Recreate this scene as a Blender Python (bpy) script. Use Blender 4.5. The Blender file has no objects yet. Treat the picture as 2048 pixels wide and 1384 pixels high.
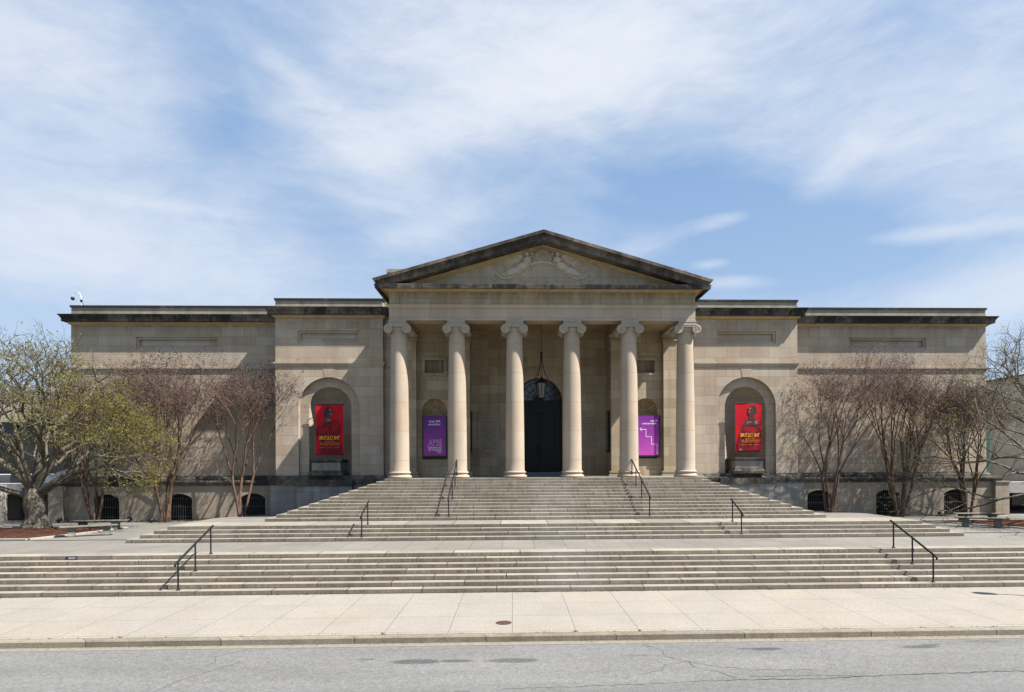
import bpy, math, random
from mathutils import Vector, Matrix
from mathutils.geometry import tessellate_polygon
R_ = math.radians
SC = bpy.context.scene
COL = SC.collection
PI = math.pi
# ------------------------------------------------------------------ helpers
def tag(o, label=None, cat=None, group=None, kind=None):
    if label: o['label'] = label
    if cat: o['category'] = cat
    if group: o['group'] = group
    if kind: o['kind'] = kind
    return o
ORG = {}
def thing(name, label, cat, loc=(0, 0, 0), group=None):
    o = bpy.data.objects.new(name, None); COL.objects.link(o)
    o.location = loc; o.empty_display_size = .3
    tag(o, label, cat, group); ORG[o.name] = Vector(loc)
    return o
def copy_tree(o, parent=None):
    c = o.copy(); COL.objects.link(c)
    if parent is not None: c.parent = parent
    for ch in o.children: copy_tree(ch, c)
    return c
class MB:
    def __init__(s): s.v = []; s.f = []; s.m = []; s.cm = 0
    def face(s, pts):
        b = len(s.v); s.v += [tuple(p) for p in pts]; s.f.append(list(range(b, b + len(pts)))); s.m.append(s.cm)
    def add(s, vs, fs):
        b = len(s.v); s.v += [tuple(p) for p in vs]
        for f in fs: s.f.append([b + i for i in f]); s.m.append(s.cm)
    def box(s, x0, x1, y0, y1, z0, z1, c=0):
        if c <= 0:
            s.add([(x0,y0,z0),(x1,y0,z0),(x1,y1,z0),(x0,y1,z0),(x0,y0,z1),(x1,y0,z1),(x1,y1,z1),(x0,y1,z1)],
                  [(0,3,2,1),(4,5,6,7),(0,1,5,4),(1,2,6,5),(2,3,7,6),(3,0,4,7)])
        else:                                   # top edges chamfered
            s.add([(x0,y0,z0),(x1,y0,z0),(x1,y1,z0),(x0,y1,z0),(x0,y0,z1-c),(x1,y0,z1-c),(x1,y1,z1-c),(x0,y1,z1-c),
                   (x0+c,y0+c,z1),(x1-c,y0+c,z1),(x1-c,y1-c,z1),(x0+c,y1-c,z1)],
                  [(0,3,2,1),(0,1,5,4),(1,2,6,5),(2,3,7,6),(3,0,4,7),(4,5,9,8),(5,6,10,9),(6,7,11,10),(7,4,8,11),(8,9,10,11)])
    def prism_y(s, poly, y0, y1):               # poly of (x,z) ccw seen from -Y
        n = len(poly)
        s.add([(x, y0, z) for x, z in poly] + [(x, y1, z) for x, z in poly],
              [list(range(n)), list(range(2*n-1, n-1, -1))] + [(i, i+n, (i+1) % n + n, (i+1) % n) for i in range(n)])
    def prism_x(s, poly, x0, x1):               # poly of (y,z)
        n = len(poly)
        s.add([(x0, y, z) for y, z in poly] + [(x1, y, z) for y, z in poly],
              [list(range(n)), list(range(2*n-1, n-1, -1))] + [(i, i+n, (i+1) % n + n, (i+1) % n) for i in range(n)])
    def sweep(s, path, prof):
        """closed profile (out,z) along an open (x,y) path with mitred corners, capped"""
        n = len(path); m = len(prof); rings = []
        nrm = []
        for i in range(n-1):
            d = Vector((path[i+1][0]-path[i][0], path[i+1][1]-path[i][1])).normalized(); nrm.append(Vector((d.y, -d.x)))
        for i in range(n):
            if i == 0: o = nrm[0]
            elif i == n-1: o = nrm[-1]
            else:
                b = nrm[i-1] + nrm[i]; o = b / (1 + nrm[i-1].dot(nrm[i]))
            rings.append([(path[i][0]+o.x*p, path[i][1]+o.y*p, z) for p, z in prof])
        vs = [v for r in rings for v in r]
        fs = [(i*m+j, i*m+(j+1) % m, (i+1)*m+(j+1) % m, (i+1)*m+j) for i in range(n-1) for j in range(m)]
        fs += [list(range(m)), list(range(n*m-1, (n-1)*m-1, -1))]
        s.add(vs, fs)
    def lathe(s, prof, c, n=32, caps=True):
        m = len(prof)
        vs = [(c[0]+r*math.cos(2*PI*k/n), c[1]+r*math.sin(2*PI*k/n), c[2]+z) for r, z in prof for k in range(n)]
        fs = [(i*n+k, i*n+(k+1) % n, (i+1)*n+(k+1) % n, (i+1)*n+k) for i in range(m-1) for k in range(n)]
        if caps: fs += [list(range(n-1, -1, -1)), [(m-1)*n+k for k in range(n)]]
        s.add(vs, fs)
    def tube(s, pts, rad, n=6, caps=True):
        pts = [Vector(p) for p in pts]; k = len(pts)
        if not hasattr(rad, '__len__'): rad = [rad]*k
        t0 = (pts[1]-pts[0]).normalized()
        a = Vector((0, 0, 1)) if abs(t0.z) < .9 else Vector((1, 0, 0))
        u = t0.cross(a).normalized(); vs = []
        for i in range(k):
            t = (pts[min(i+1, k-1)]-pts[max(i-1, 0)])
            if t.length < 1e-9: t = t0
            t.normalize(); u = (u - t*u.dot(t))
            if u.length < 1e-6: u = t.orthogonal()
            u.normalize(); w = t.cross(u)
            for q in range(n):
                an = 2*PI*q/n; vs.append(pts[i] + (u*math.cos(an)+w*math.sin(an))*rad[i])
        fs = [(i*n+q, i*n+(q+1) % n, (i+1)*n+(q+1) % n, (i+1)*n+q) for i in range(k-1) for q in range(n)]
        if caps: fs += [list(range(n-1, -1, -1)), [(k-1)*n+q for q in range(n)]]
        s.add(vs, fs)
    def holed(s, loops, y):                     # flat wall at y from (x,z) loops: outer first then holes
        vv = [[Vector((x, z, 0)) for x, z in l] for l in loops]
        flat = [(x, y, z) for l in loops for x, z in l]
        s.add(flat, [tuple(t) for t in tessellate_polygon(vv)])
    def reveal(s, loop, y0, y1, closed=True):
        n = len(loop)
        s.add([(x, y0, z) for x, z in loop] + [(x, y1, z) for x, z in loop],
              [(i, (i+1) % n, (i+1) % n + n, i+n) for i in range(n if closed else n-1)])
    def grid(s, fn, nu, nv):
        vs = [fn(i/nu, j/nv) for i in range(nu+1) for j in range(nv+1)]
        s.add(vs, [(i*(nv+1)+j, (i+1)*(nv+1)+j, (i+1)*(nv+1)+j+1, i*(nv+1)+j+1) for i in range(nu) for j in range(nv)])
    def build(s, name, mat, parent=None, smooth=False, org=None):
        o0 = Vector(org) if org is not None else Vector((0, 0, 0))
        if parent is not None:
            p = parent
            while p.parent is not None: p = p.parent
            o0 = ORG.get(p.name, Vector(p.location))
        me = bpy.data.meshes.new(name)
        me.from_pydata([(x-o0.x, y-o0.y, z-o0.z) for x, y, z in s.v], [], s.f)
        mats = mat if isinstance(mat, (list, tuple)) else [mat]
        for mm in mats: me.materials.append(mm)
        if len(mats) > 1: me.polygons.foreach_set('material_index', s.m)
        if smooth:
            me.polygons.foreach_set('use_smooth', [True]*len(me.polygons))
            if smooth != 2:
                try: me.set_sharp_from_angle(angle=R_(40))
                except Exception: pass
        me.update()
        o = bpy.data.objects.new(name, me); COL.objects.link(o)
        if parent is not None: o.parent = parent
        else: o.location = o0; ORG[o.name] = o0
        return o
def arch(xc, hw, z0, zs, n=24, rise=None):
    """loop of an arched opening; rise None = semicircle, else a segmental arch"""
    if rise is None:
        a = [(xc+hw*math.cos(PI*k/n), zs+hw*math.sin(PI*k/n)) for k in range(n+1)]
    else:
        r = (hw*hw+rise*rise)/(2*rise); h = math.asin(hw/r); cz = zs+rise-r
        a = [(xc+r*math.sin(h-2*h*k/n), cz+r*math.cos(h-2*h*k/n)) for k in range(n+1)]
    return [(xc-hw, z0), (xc+hw, z0)] + a
def rect(x0, x1, z0, z1): return [(x0, z0), (x1, z0), (x1, z1), (x0, z1)]
# ------------------------------------------------------------------ materials
class NT:
    def __init__(s, name):
        s.mat = bpy.data.materials.new(name); s.mat.use_nodes = True
        s.t = s.mat.node_tree; s.b = s.t.nodes['Principled BSDF']
    def n(s, ty, props=None, **inp):
        nd = s.t.nodes.new(ty)
        for k, v in (props or {}).items(): setattr(nd, k, v)
        for k, v in inp.items():
            key = int(k[1:]) if k[0] == 'i' and k[1:].isdigit() else k.replace('_', ' ')
            s.set(nd.inputs[key], v)
        return nd
    def set(s, sock, v):
        if isinstance(v, bpy.types.NodeSocket): s.t.links.new(v, sock)
        elif isinstance(v, bpy.types.Node): s.t.links.new(v.outputs[0], sock)
        else:
            if sock.type == 'RGBA' and len(v) == 3: v = (*v, 1)
            sock.default_value = v
    def m(s, op, a, b=None, c=None, clamp=False):
        nd = s.n('ShaderNodeMath', {'operation': op, 'use_clamp': clamp}, i0=a)
        if b is not None: s.set(nd.inputs[1], b)
        if c is not None: s.set(nd.inputs[2], c)
        return nd.outputs[0]
    def pos(s): return s.n('ShaderNodeNewGeometry').outputs['Position']
    def xyz(s, v):
        nd = s.n('ShaderNodeSeparateXYZ', i0=v); return nd.outputs[0], nd.outputs[1], nd.outputs[2]
    def vec(s, x, y, z): return s.n('ShaderNodeCombineXYZ', i0=x, i1=y, i2=z).outputs[0]
    def vmul(s, v, k): return s.n('ShaderNodeVectorMath', {'operation': 'MULTIPLY'}, i0=v, i1=k).outputs[0]
    def noise(s, v, scale, detail=5, rough=.55, dist=0):
        return s.n('ShaderNodeTexNoise', None, Vector=v, Scale=scale, Detail=detail, Roughness=rough, Distortion=dist).outputs['Fac']
    def ramp(s, f, a, b, lo, hi):
        return s.n('ShaderNodeMapRange', None, Value=f, From_Min=a, From_Max=b, To_Min=lo, To_Max=hi).outputs[0]
    def mix(s, f, a, b, mode='MIX'):
        nd = s.n('ShaderNodeMix', {'data_type': 'RGBA', 'blend_type': mode})
        s.set(nd.inputs[0], f); s.set(nd.inputs[6], a); s.set(nd.inputs[7], b); return nd.outputs[2]
    def mulv(s, col, f):
        g = s.n('ShaderNodeCombineColor', None, i0=f, i1=f, i2=f).outputs[0]
        return s.mix(1.0, col, g, 'MULTIPLY')
    def out(s, col, rough=.85, bump=None, bd=.01, bs=.5, spec=.3, metal=0):
        s.set(s.b.inputs['Base Color'], col); s.set(s.b.inputs['Roughness'], rough)
        s.b.inputs['Specular IOR Level'].default_value = spec; s.b.inputs['Metallic'].default_value = metal
        if bump is not None:
            b = s.n('ShaderNodeBump', None, Strength=bs, Distance=bd, Height=bump)
            s.set(s.b.inputs['Normal'], b.outputs[0])
        return s.mat
def sh(c, k): return tuple(x*k for x in c)
def ashlar(name, c, bw=1.35, bh=.57, var=.13, zoff=0, xoff=0, streak=.12, joint=.62, tint=(1.06, .98, .92), rowfix=None, stain=None):
    t = NT(name); p = t.pos(); x, y, z = t.xyz(p)
    u = t.m('ADD', t.m('ADD', x, y), 200+xoff); v = t.m('ADD', z, 50*bh+zoff)
    if rowfix:
        nz = t.xyz(t.n('ShaderNodeNewGeometry').outputs['Normal'])[2]
        v = t.m('SUBTRACT', v, t.m('MULTIPLY', t.m('GREATER_THAN', nz, .3), rowfix))
    br = t.n('ShaderNodeTexBrick', {'offset': .5, 'squash': 1.0}, Vector=t.vec(u, v, 0), Color1=sh(c, 1-var), Color2=sh(c, 1+var*.7),
             Mortar=sh(c, joint*.85), Scale=1.0, Mortar_Size=.009, Mortar_Smooth=.2, Bias=0, Brick_Width=bw, Row_Height=bh)
    # a second, coarser tint so that single blocks turn warmer or greyer
    br2 = t.n('ShaderNodeTexBrick', {'offset': .5}, Vector=t.vec(u, v, 0), Color1=tint, Color2=(.97, 1.0, 1.03),
              Mortar=(1, 1, 1), Scale=1.0, Mortar_Size=.006, Bias=.15, Brick_Width=bw, Row_Height=bh)
    br2.offset_frequency = 2
    col = t.mix(.8, br.outputs[0], br2.outputs[0], 'MULTIPLY')
    n1 = t.noise(p, .45, 6, .6); n2 = t.noise(p, 38, 3, .7); n3 = t.noise(t.vmul(p, (2.6, 2.6, .22)), 1.0, 5, .6)
    f = t.m('MULTIPLY', t.ramp(n1, .3, .7, .86, 1.1), t.ramp(n2, .3, .7, .88, 1.1))
    f = t.m('MULTIPLY', f, t.ramp(n3, .35, .72, 1+streak*.4, 1-streak))
    col = t.mulv(col, f)
    if stain:                                    # (z at which stains hang, length, darkness): soot streaks washed down below ledges
        zt, ln, dk = stain
        h = t.ramp(z, zt-ln, zt, 0, 1)
        n4 = t.noise(t.vmul(p, (3.2, 3.2, .5)), 1.0, 5, .65)
        k = t.m('MULTIPLY', t.m('MULTIPLY', h, t.m('LESS_THAN', z, zt+.02)), t.ramp(n4, .42, .62, 0, dk), clamp=True)
        col = t.mix(k, col, (.05, .043, .035))
    bump = t.m('ADD', t.m('MULTIPLY', n2, .35), t.m('MULTIPLY', br.outputs['Fac'], -1.0))
    return t.out(col, .88, bump, .006, .55, .25)
def weathered(name, dark, light, bias=.5, bw=1.25, warm=None, joint=0):
    t = NT(name); p = t.pos(); x, y, z = t.xyz(p)
    u = t.m('ADD', t.m('ADD', x, y), 300)
    br = t.n('ShaderNodeTexBrick', {'offset': 0}, Vector=t.vec(u, .5, 0), Color1=(.0,)*3, Color2=(1,)*3, Mortar=(.45,)*3,
             Scale=1.0, Mortar_Size=.012, Brick_Width=bw, Row_Height=400.0)
    n1 = t.noise(p, 1.6, 7, .68); n2 = t.noise(p, 22, 4, .7); n3 = t.noise(t.vmul(p, (5, 5, .8)), 1.0, 4, .6)
    f = t.m('ADD', t.m('MULTIPLY', n1, .9), t.m('MULTIPLY', t.xyz(br.outputs[0])[0], .26))
    f = t.m('ADD', f, t.m('MULTIPLY', n3, .35))
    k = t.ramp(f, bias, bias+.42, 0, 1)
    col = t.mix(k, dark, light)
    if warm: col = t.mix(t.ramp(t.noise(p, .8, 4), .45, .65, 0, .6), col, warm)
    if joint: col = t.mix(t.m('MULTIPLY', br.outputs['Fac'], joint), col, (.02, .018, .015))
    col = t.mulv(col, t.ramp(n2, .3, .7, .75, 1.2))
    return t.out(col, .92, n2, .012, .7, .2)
def plain(name, c, rough=.6, var=.1, scale=8, bump=0, spec=.4, metal=0):
    t = NT(name); p = t.pos(); n1 = t.noise(p, scale, 5, .6)
    col = t.mulv((*c, 1), t.ramp(n1, .3, .7, 1-var, 1+var))
    return t.out(col, rough, n1 if bump else None, bump, .6, spec, metal)
STONE = (.322, .266, .208)
M = {}
M['stone'] = ashlar('limestone_ashlar', STONE, var=.13, stain=(12.7, 1.0, .3))
M['stone_pav'] = ashlar('limestone_pavilion', STONE, 1.3, .58, var=.13, xoff=.3, stain=(12.55, .9, .3))
M['stone_porch'] = ashlar('limestone_porch', (.315, .255, .178), 1.2, .56, .2, xoff=.7, streak=.2)
M['stone_niche'] = ashlar('limestone_niche', sh(STONE, .97), .9, .45, .1)
M['basement'] = ashlar('basement_stone', (.262, .221, .172), 1.9, .82, .05, zoff=.25, streak=.22)
M['granite_base'] = ashlar('grey_base_blocks', (.19, .185, .172), 1.0, .62, .14, streak=.3)
M['plinth'] = weathered('sooty_plinth', (.040, .038, .036), (.20, .172, .132), .66, 1.4)
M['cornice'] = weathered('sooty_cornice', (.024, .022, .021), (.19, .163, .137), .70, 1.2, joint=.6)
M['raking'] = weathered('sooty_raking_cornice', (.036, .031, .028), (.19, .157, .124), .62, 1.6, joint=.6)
M['parapet'] = weathered('mottled_parapet', (.13, .12, .105), (.27, .24, .195), .45, 1.55)
M['cap'] = weathered('dark_parapet_cap', (.022, .021, .02), (.13, .12, .10), .8, 1.55)
M['bed'] = plain('ochre_bed_mould', (.36, .26, .135), .9, .2, 3, .004)  # ochre mixes staining with warm bounced light put into the colour
M['soffit'] = ashlar('soffit_stone', (.30, .225, .135), 1.5, .8, .12)
M['arch_stone'] = ashlar('architrave_stone', (.335, .280, .226), 3.04, 2.0, .05, zoff=.3, xoff=1.1, streak=.12)
M['frieze'] = ashlar('frieze_stone', (.335, .278, .215), 1.6, 1.9, .07, zoff=.6, streak=.3, stain=(13.06, .62, .5))
M['tymp'] = ashlar('tympanum_stone', (.325, .272, .216), 1.7, .66, .08, zoff=.07, streak=.25)
M['column'] = ashlar('column_stone', (.305, .255, .20), 40, 1.52, .05, zoff=.3, streak=.1, joint=.75)
M['relief'] = plain('carved_limestone', (.36, .302, .242), .9, .16, 5, .01)
M['plinth_stain'] = ashlar('stained_panel_stone', (.215, .178, .132), .28, 1.5, .16, streak=.4)
M['floor'] = ashlar('porch_floor_stone', (.22, .205, .18), 1.2, 1.2, .06)
def mk_steps(name, c, bw, xo):
    t = NT(name); p = t.pos(); x, y, z = t.xyz(p)
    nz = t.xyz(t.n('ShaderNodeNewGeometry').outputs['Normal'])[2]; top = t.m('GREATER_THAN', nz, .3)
    r = .13818
    v = t.m('SUBTRACT', t.m('ADD', z, 20*r-.0005), t.m('MULTIPLY', top, r*.5))
    row = t.m('FLOOR', t.m('DIVIDE', v, r))
    u = t.m('ADD', t.m('ADD', x, 100+xo), t.m('MULTIPLY', t.m('SINE', t.m('MULTIPLY', row, 12.99)), .42))
    br = t.n('ShaderNodeTexBrick', {'offset': .5}, Vector=t.vec(u, v, 0), Color1=sh(c, .72), Color2=sh(c, 1.08), Mortar=sh(c, .15),
             Scale=1.0, Mortar_Size=.018, Mortar_Smooth=.2, Bias=.1, Brick_Width=bw, Row_Height=r)
    n1 = t.noise(p, .35, 5, .6); n2 = t.noise(p, 45, 3, .75)
    n3 = t.noise(t.vec(t.m('MULTIPLY', x, 9), t.m('MULTIPLY', y, .5), t.m('MULTIPLY', z, 1.2)), 1.0, 5, .7)
    col = br.outputs[0]
    # soot that water has drawn down the risers: vertical streaks, heavy in places
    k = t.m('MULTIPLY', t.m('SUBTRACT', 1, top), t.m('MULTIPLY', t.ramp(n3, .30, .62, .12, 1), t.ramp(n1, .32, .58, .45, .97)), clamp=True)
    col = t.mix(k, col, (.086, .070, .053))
    # paler washed zone in the middle of the stairs
    wz = t.ramp(t.m('ABSOLUTE', t.m('SUBTRACT', x, .3)), .5, 1.6, .34, 0)
    col = t.mix(t.m('MULTIPLY', wz, t.ramp(n1, .35, .6, .3, 1), clamp=True), col, (.25, .235, .215))
    col = t.mulv(col, t.m('MULTIPLY', t.ramp(n2, .3, .7, .84, 1.14), t.ramp(t.noise(p, 1.7, 6, .65), .3, .7, .80, 1.10)))
    return t.out(col, .85, t.m('ADD', t.m('MULTIPLY', n2, .4), t.m('MULTIPLY', br.outputs['Fac'], -1)), .005, .5, .3)
M['steps_low'] = mk_steps('granite_steps', (.212, .189, .154), 2.32, .4)
M['steps_mid'] = mk_steps('granite_steps_middle', (.202, .182, .150), 2.0, 1.1)
M['steps_up'] = mk_steps('granite_steps_upper', (.212, .190, .155), 1.75, .2)
def mk_paving(name, c, sx, sy, ox, oy, joint=.45, pink=.5, wear=.12, msize=.012, var=.08):
    t = NT(name); p = t.pos(); x, y, z = t.xyz(p)
    br = t.n('ShaderNodeTexBrick', {'offset': 0}, Vector=t.vec(t.m('ADD', x, 100*sx-ox), t.m('ADD', y, 100*sy-oy), 0), Color1=sh(c, 1-var), Color2=sh(c, 1+var*.6),
             Mortar=sh(c, joint), Scale=1.0, Mortar_Size=msize, Mortar_Smooth=.4, Brick_Width=sx, Row_Height=sy)
    n1 = t.noise(p, .5, 5, .6); n2 = t.noise(p, 70, 2, .8); n3 = t.noise(p, 16, 4, .7); n5 = t.noise(t.vmul(p, (.4, 1.4, 1)), .5, 4, .6)
    col = t.mix(t.ramp(n5, .45, .7, 0, pink), br.outputs[0], t.mix(1, br.outputs[0], (1.01, .965, .905), 'MULTIPLY'))
    vo = t.n('ShaderNodeTexVoronoi', None, Vector=p, Scale=42.0); sp = t.ramp(t.xyz(vo.outputs['Color'])[0], 0, 1, .84, 1.12)
    col = t.mulv(col, t.m('MULTIPLY', t.m('MULTIPLY', t.ramp(n1, .3, .7, 1-wear, 1+wear*.5), sp), t.ramp(n3, .3, .7, .93, 1.05)))
    return t.out(col, .9, t.m('ADD', t.m('MULTIPLY', n2, .5), t.m('MULTIPLY', br.outputs['Fac'], -1)), .004, .4, .25)
M['sidewalk'] = mk_paving('exposed_aggregate_sidewalk', (.214, .198, .173), 1.524, 1.524, -1.642, 0, .34, pink=.75, wear=.10, msize=.008, var=.03)
M['plaza'] = mk_paving('plaza_paving', (.150, .141, .126), 1.19, 1.19, .35, .95, .5, .3, .16)
M['path'] = mk_paving('worn_plaza_paving', (.145, .138, .124), 1.19, 2.4, .35, .3, .55, .3, .2)
def mk_road():
    t = NT('worn_asphalt'); p = t.pos(); x, y, z = t.xyz(p)
    vo = t.n('ShaderNodeTexVoronoi', None, Vector=p, Scale=34.0); sp = t.ramp(t.xyz(vo.outputs['Color'])[0], 0, 1, .74, 1.2)
    n1 = t.noise(t.vmul(p, (.25, 1.1, 1)), .8, 5, .6); n2 = t.noise(p, 90, 2, .8); n3 = t.noise(p, 3.2, 5, .7)
    c = t.mulv((.122, .121, .119, 1), t.m('MULTIPLY', sp, t.m('MULTIPLY', t.ramp(n1, .3, .7, .82, 1.10), t.ramp(t.noise(p, 6, 5, .7), .3, .7, .86, 1.12))))
    w = t.m('MULTIPLY', t.m('SUBTRACT', n3, .5), .9)
    tot = None
    # oil and water stains: (x, y, rx, ry, strength)
    for sx, sy, rx, ry, st in STAINS:
        d = t.m('SQRT', t.m('ADD', t.m('POWER', t.m('DIVIDE', t.m('SUBTRACT', x, sx), rx), 2.0), t.m('POWER', t.m('DIVIDE', t.m('SUBTRACT', y, sy), ry), 2.0)))
        k = t.ramp(t.m('ADD', d, w), .75, 1.05, st, 0)
        tot = k if tot is None else t.m('MAXIMUM', tot, k)
    c = t.mix(t.m('MINIMUM', tot, 1), c, t.mix(1, c, (.42, .42, .43), 'MULTIPLY'))
    # scattered dark speckles of old drips
    c = t.mix(t.ramp(t.noise(t.vmul(p, (2.2, 3, 1)), 1.3, 3, .5), .68, .74, 0, .35), c, (.055, .055, .057))
    # darker travelled lane away from the kerb
    c = t.mix(t.ramp(t.m('ADD', y, t.m('MULTIPLY', n1, .5)), -8.3, -7.2, .45, 0), c, (.080, .082, .084))
    return t.out(c, .82, t.m('ADD', n2, t.xyz(vo.outputs['Color'])[0]), .006, .5, .35)
EXPO = 1.5
CAM = dict(cx=-1.5857, cy=-19.5253, cz=3.9714, th=.0305, ro=.0048, f=1246.37, px=1065.62, py=930.61)
STAINS = [(-3.68, -6.31, .62, .17, .9), (-2.83, -6.29, .40, .11, .9), (-1.62, -6.31, .62, .18, .8), (-4.75, -6.1, .22, .08, .6),
          (4.05, -5.75, .42, .12, 1.0), (3.6, -5.72, .25, .06, .8), (7.55, -5.75, .5, .13, .9), (7.9, -5.6, .28, .07, .7),
          (-17.2, -6.4, .6, .14, .6), (-15.2, -6.0, .35, .09, .6), (11.4, -5.6, .3, .05, .7), (13.0, -5.8, .35, .06, .5), (9.3, -5.4, .5, .09, .4), (1.0, -6.1, .3, .07, .4)]
M['road'] = mk_road()
M['curb'] = weathered('concrete_curb', (.105, .088, .062), (.19, .167, .132), .42, 3.05, joint=.8)
M['gutter'] = plain('sandy_gutter', (.150, .134, .108), .95, .15, 6, .004)
M['crack'] = plain('crack_filler', (.02, .02, .02), .95, .2)
M['ground'] = plain('far_ground', (.10, .12, .06), .95, .3, .3)
def mk_mulch():
    t = NT('bark_mulch'); p = t.pos()
    vo = t.n('ShaderNodeTexVoronoi', None, Vector=p, Scale=16.0); n = t.noise(p, 30, 4, .7)
    c = t.mix(t.xyz(vo.outputs['Color'])[0], (.026, .011, .007), (.09, .038, .024))
    return t.out(t.mulv(c, t.ramp(n, .3, .7, .7, 1.2)), .95, t.m('ADD', n, vo.outputs[0]), .05, .9, .1)
M['mulch'] = mk_mulch()
M['edging'] = plain('granite_edging', (.25, .235, .21), .85, .12, 5, .003)
M['iron'] = plain('black_painted_iron', (.006, .006, .0075), .6, .2, 20, 0, .25)
M['grille'] = plain('lightened_iron_bars', (.045, .045, .045), .6, .3, 12, 0, .3)  # grey lightened to stand in for lit edges on the bars
M['bronze'] = plain('dark_bronze', (.006, .006, .0065), .55, .3, 6, .002, .25)
M['dark_room'] = plain('unlit_interior_black', (.006, .006, .007), .9, .2)  # near-black colour paints in the dark of unlit rooms
def mk_glass(name, c, rough=.08):
    t = NT(name); return t.out((*c, 1), rough, t.noise(t.pos(), .9, 2), .004, .2, .4)
M['glass'] = mk_glass('dark_glass', (.012, .013, .016))
M['fanlight_glass'] = mk_glass('fanlight_glass', (.05, .055, .062), .12)
M['lamp_glass'] = mk_glass('dusty_lantern_glass', (.16, .155, .14), .3)
M['bench'] = weathered('weathered_bench_stone', (.07, .067, .058), (.21, .195, .165), .5, 3)
M['red_cloth'] = plain('red_banner_cloth', (.37, .002, .011), .7, .08, 2, .01, .2)
M['red_print'] = plain('deep_red_print', (.12, .004, .010), .7, .35, 5, 0, .2)
M['red_fold'] = plain('dark_red_print', (.21, .004, .012), .7, .2, 5, 0, .2)
M['skin_print'] = plain('dark_skin_print', (.05, .018, .016), .6, .3, 7, 0, .3)
M['skin_light'] = plain('lit_skin_print', (.20, .085, .07), .6, .3, 7, 0, .3)
M['hair_print'] = plain('black_hair_print', (.012, .006, .007), .7, .2)
M['yellow_ink'] = plain('yellow_ink', (.80, .48, .02), .7, .02)
M['orange_ink'] = plain('orange_ink', (.62, .22, .03), .7, .02)
M['white_ink'] = plain('white_ink', (.85, .80, .88), .6, .02)
M['faint_ink'] = plain('thin_white_ink', (.55, .42, .60), .6, .02)
def mk_purple(name, top, bot, z0, z1):
    t = NT(name); p = t.pos(); z = t.xyz(p)[2]
    f = t.m('ADD', t.ramp(z, z0, z1, 0, 1), t.m('MULTIPLY', t.m('SUBTRACT', t.noise(p, 1.2, 3), .5), .6), clamp=True)
    return t.out(t.mix(f, bot, top), .45, None, spec=.4)
M['purple'] = mk_purple('purple_print', (.088, .006, .165), (.27, .030, .28), 4.7, 6.6)
M['magenta'] = mk_purple('magenta_print', (.14, .012, .22), (.38, .055, .34), 4.7, 6.6)
M['black_frame'] = plain('black_metal_frame', (.01, .01, .011), .5, .1)
M['white_metal'] = plain('white_painted_metal', (.5, .5, .5), .4, .05)
M['green_cloth'] = plain('green_banner_cloth', (.006, .075, .058), .7, .15)
M['panel_grey'] = ashlar('pale_grey_cladding', (.46, .46, .465), 2.4, 1.2, .04, streak=.12, joint=.6, tint=(1, 1, 1))
M['beige_far'] = ashlar('beige_far_wall', (.32, .28, .225), 2.2, 1.4, .06, streak=.15)
M['concrete'] = plain('pale_concrete', (.25, .24, .225), .9, .12, 3, .003)
M['white_panel'] = plain('white_door_panel', (.36, .36, .355), .5, .04)
M['rust_iron'] = plain('rusty_cast_iron', (.045, .021, .019), .8, .3, 25, .004)
def mk_bark(name, a, b, sc=7):
    t = NT(name); p = t.pos(); n = t.noise(t.vmul(p, (1, 1, .3)), sc, 6, .7); n2 = t.noise(p, 1.5, 4, .6)
    c = t.mix(t.ramp(n, .3, .7, 0, 1), a, b); c = t.mulv(c, t.ramp(n2, .35, .65, .75, 1.2))
    return t.out(c, .9, n, .04, .8, .15)
M['bark_grey'] = mk_bark('lichened_grey_bark', (.034, .028, .021), (.175, .152, .115))
M['bark_brown'] = mk_bark('smooth_brown_bark', (.05, .030, .022), (.13, .085, .062), 4)
M['twig'] = plain('reddish_brown_twigs', (.108, .063, .044), .85, .3, 3)
M['twig_grey'] = plain('grey_brown_twigs', (.07, .058, .04), .85, .3, 3)
M['seed'] = plain('dry_seed_heads', (.045, .028, .024), .9, .35, 6)
def mk_leaf(name, a, b):
    t = NT(name); p = t.pos(); n = t.noise(p, 1.4, 4, .6); n2 = t.noise(p, 9, 2)
    c = t.mix(t.ramp(n, .35, .65, 0, 1), a, b); c = t.mulv(c, t.ramp(n2, .3, .7, .7, 1.3))
    t.out(c, .6, None, spec=.25)
    tr = t.n('ShaderNodeBsdfTranslucent', None, Color=c); mx = t.n('ShaderNodeMixShader', None, i0=.45)
    t.t.links.new(t.b.outputs[0], mx.inputs[1]); t.t.links.new(tr.outputs[0], mx.inputs[2])
    t.t.links.new(mx.outputs[0], t.t.nodes['Material Output'].inputs[0])
    return t.mat
M['leaf'] = mk_leaf('young_spring_leaves', (.085, .072, .026), (.205, .188, .024))
M['leaf_sparse'] = mk_leaf('sparse_bud_leaves', (.12, .092, .04), (.24, .21, .045))
M['grass'] = mk_leaf('grass_blades', (.035, .05, .015), (.09, .10, .028))
# ------------------------------------------------------------------ key dimensions
r, tr = .13818, .35
YS1, YS2, YS3 = 0.0, 6*.35+3.50, 6*.35+3.50+3*.35+1.916        # front risers of the three flights
Z1, Z2, ZP = 7*r, 11*r, 24*r
YC, YP, YW, YO, YB = 13.52, 17.85, 19.20, 17.10, 19.0
YBAS = 18.55                                   # face of the basement storey, in front of the wing walls
A = 3.037
WP, WW, WE = 15.68, 28.45, 8.03
YE = YC-.44
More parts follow.
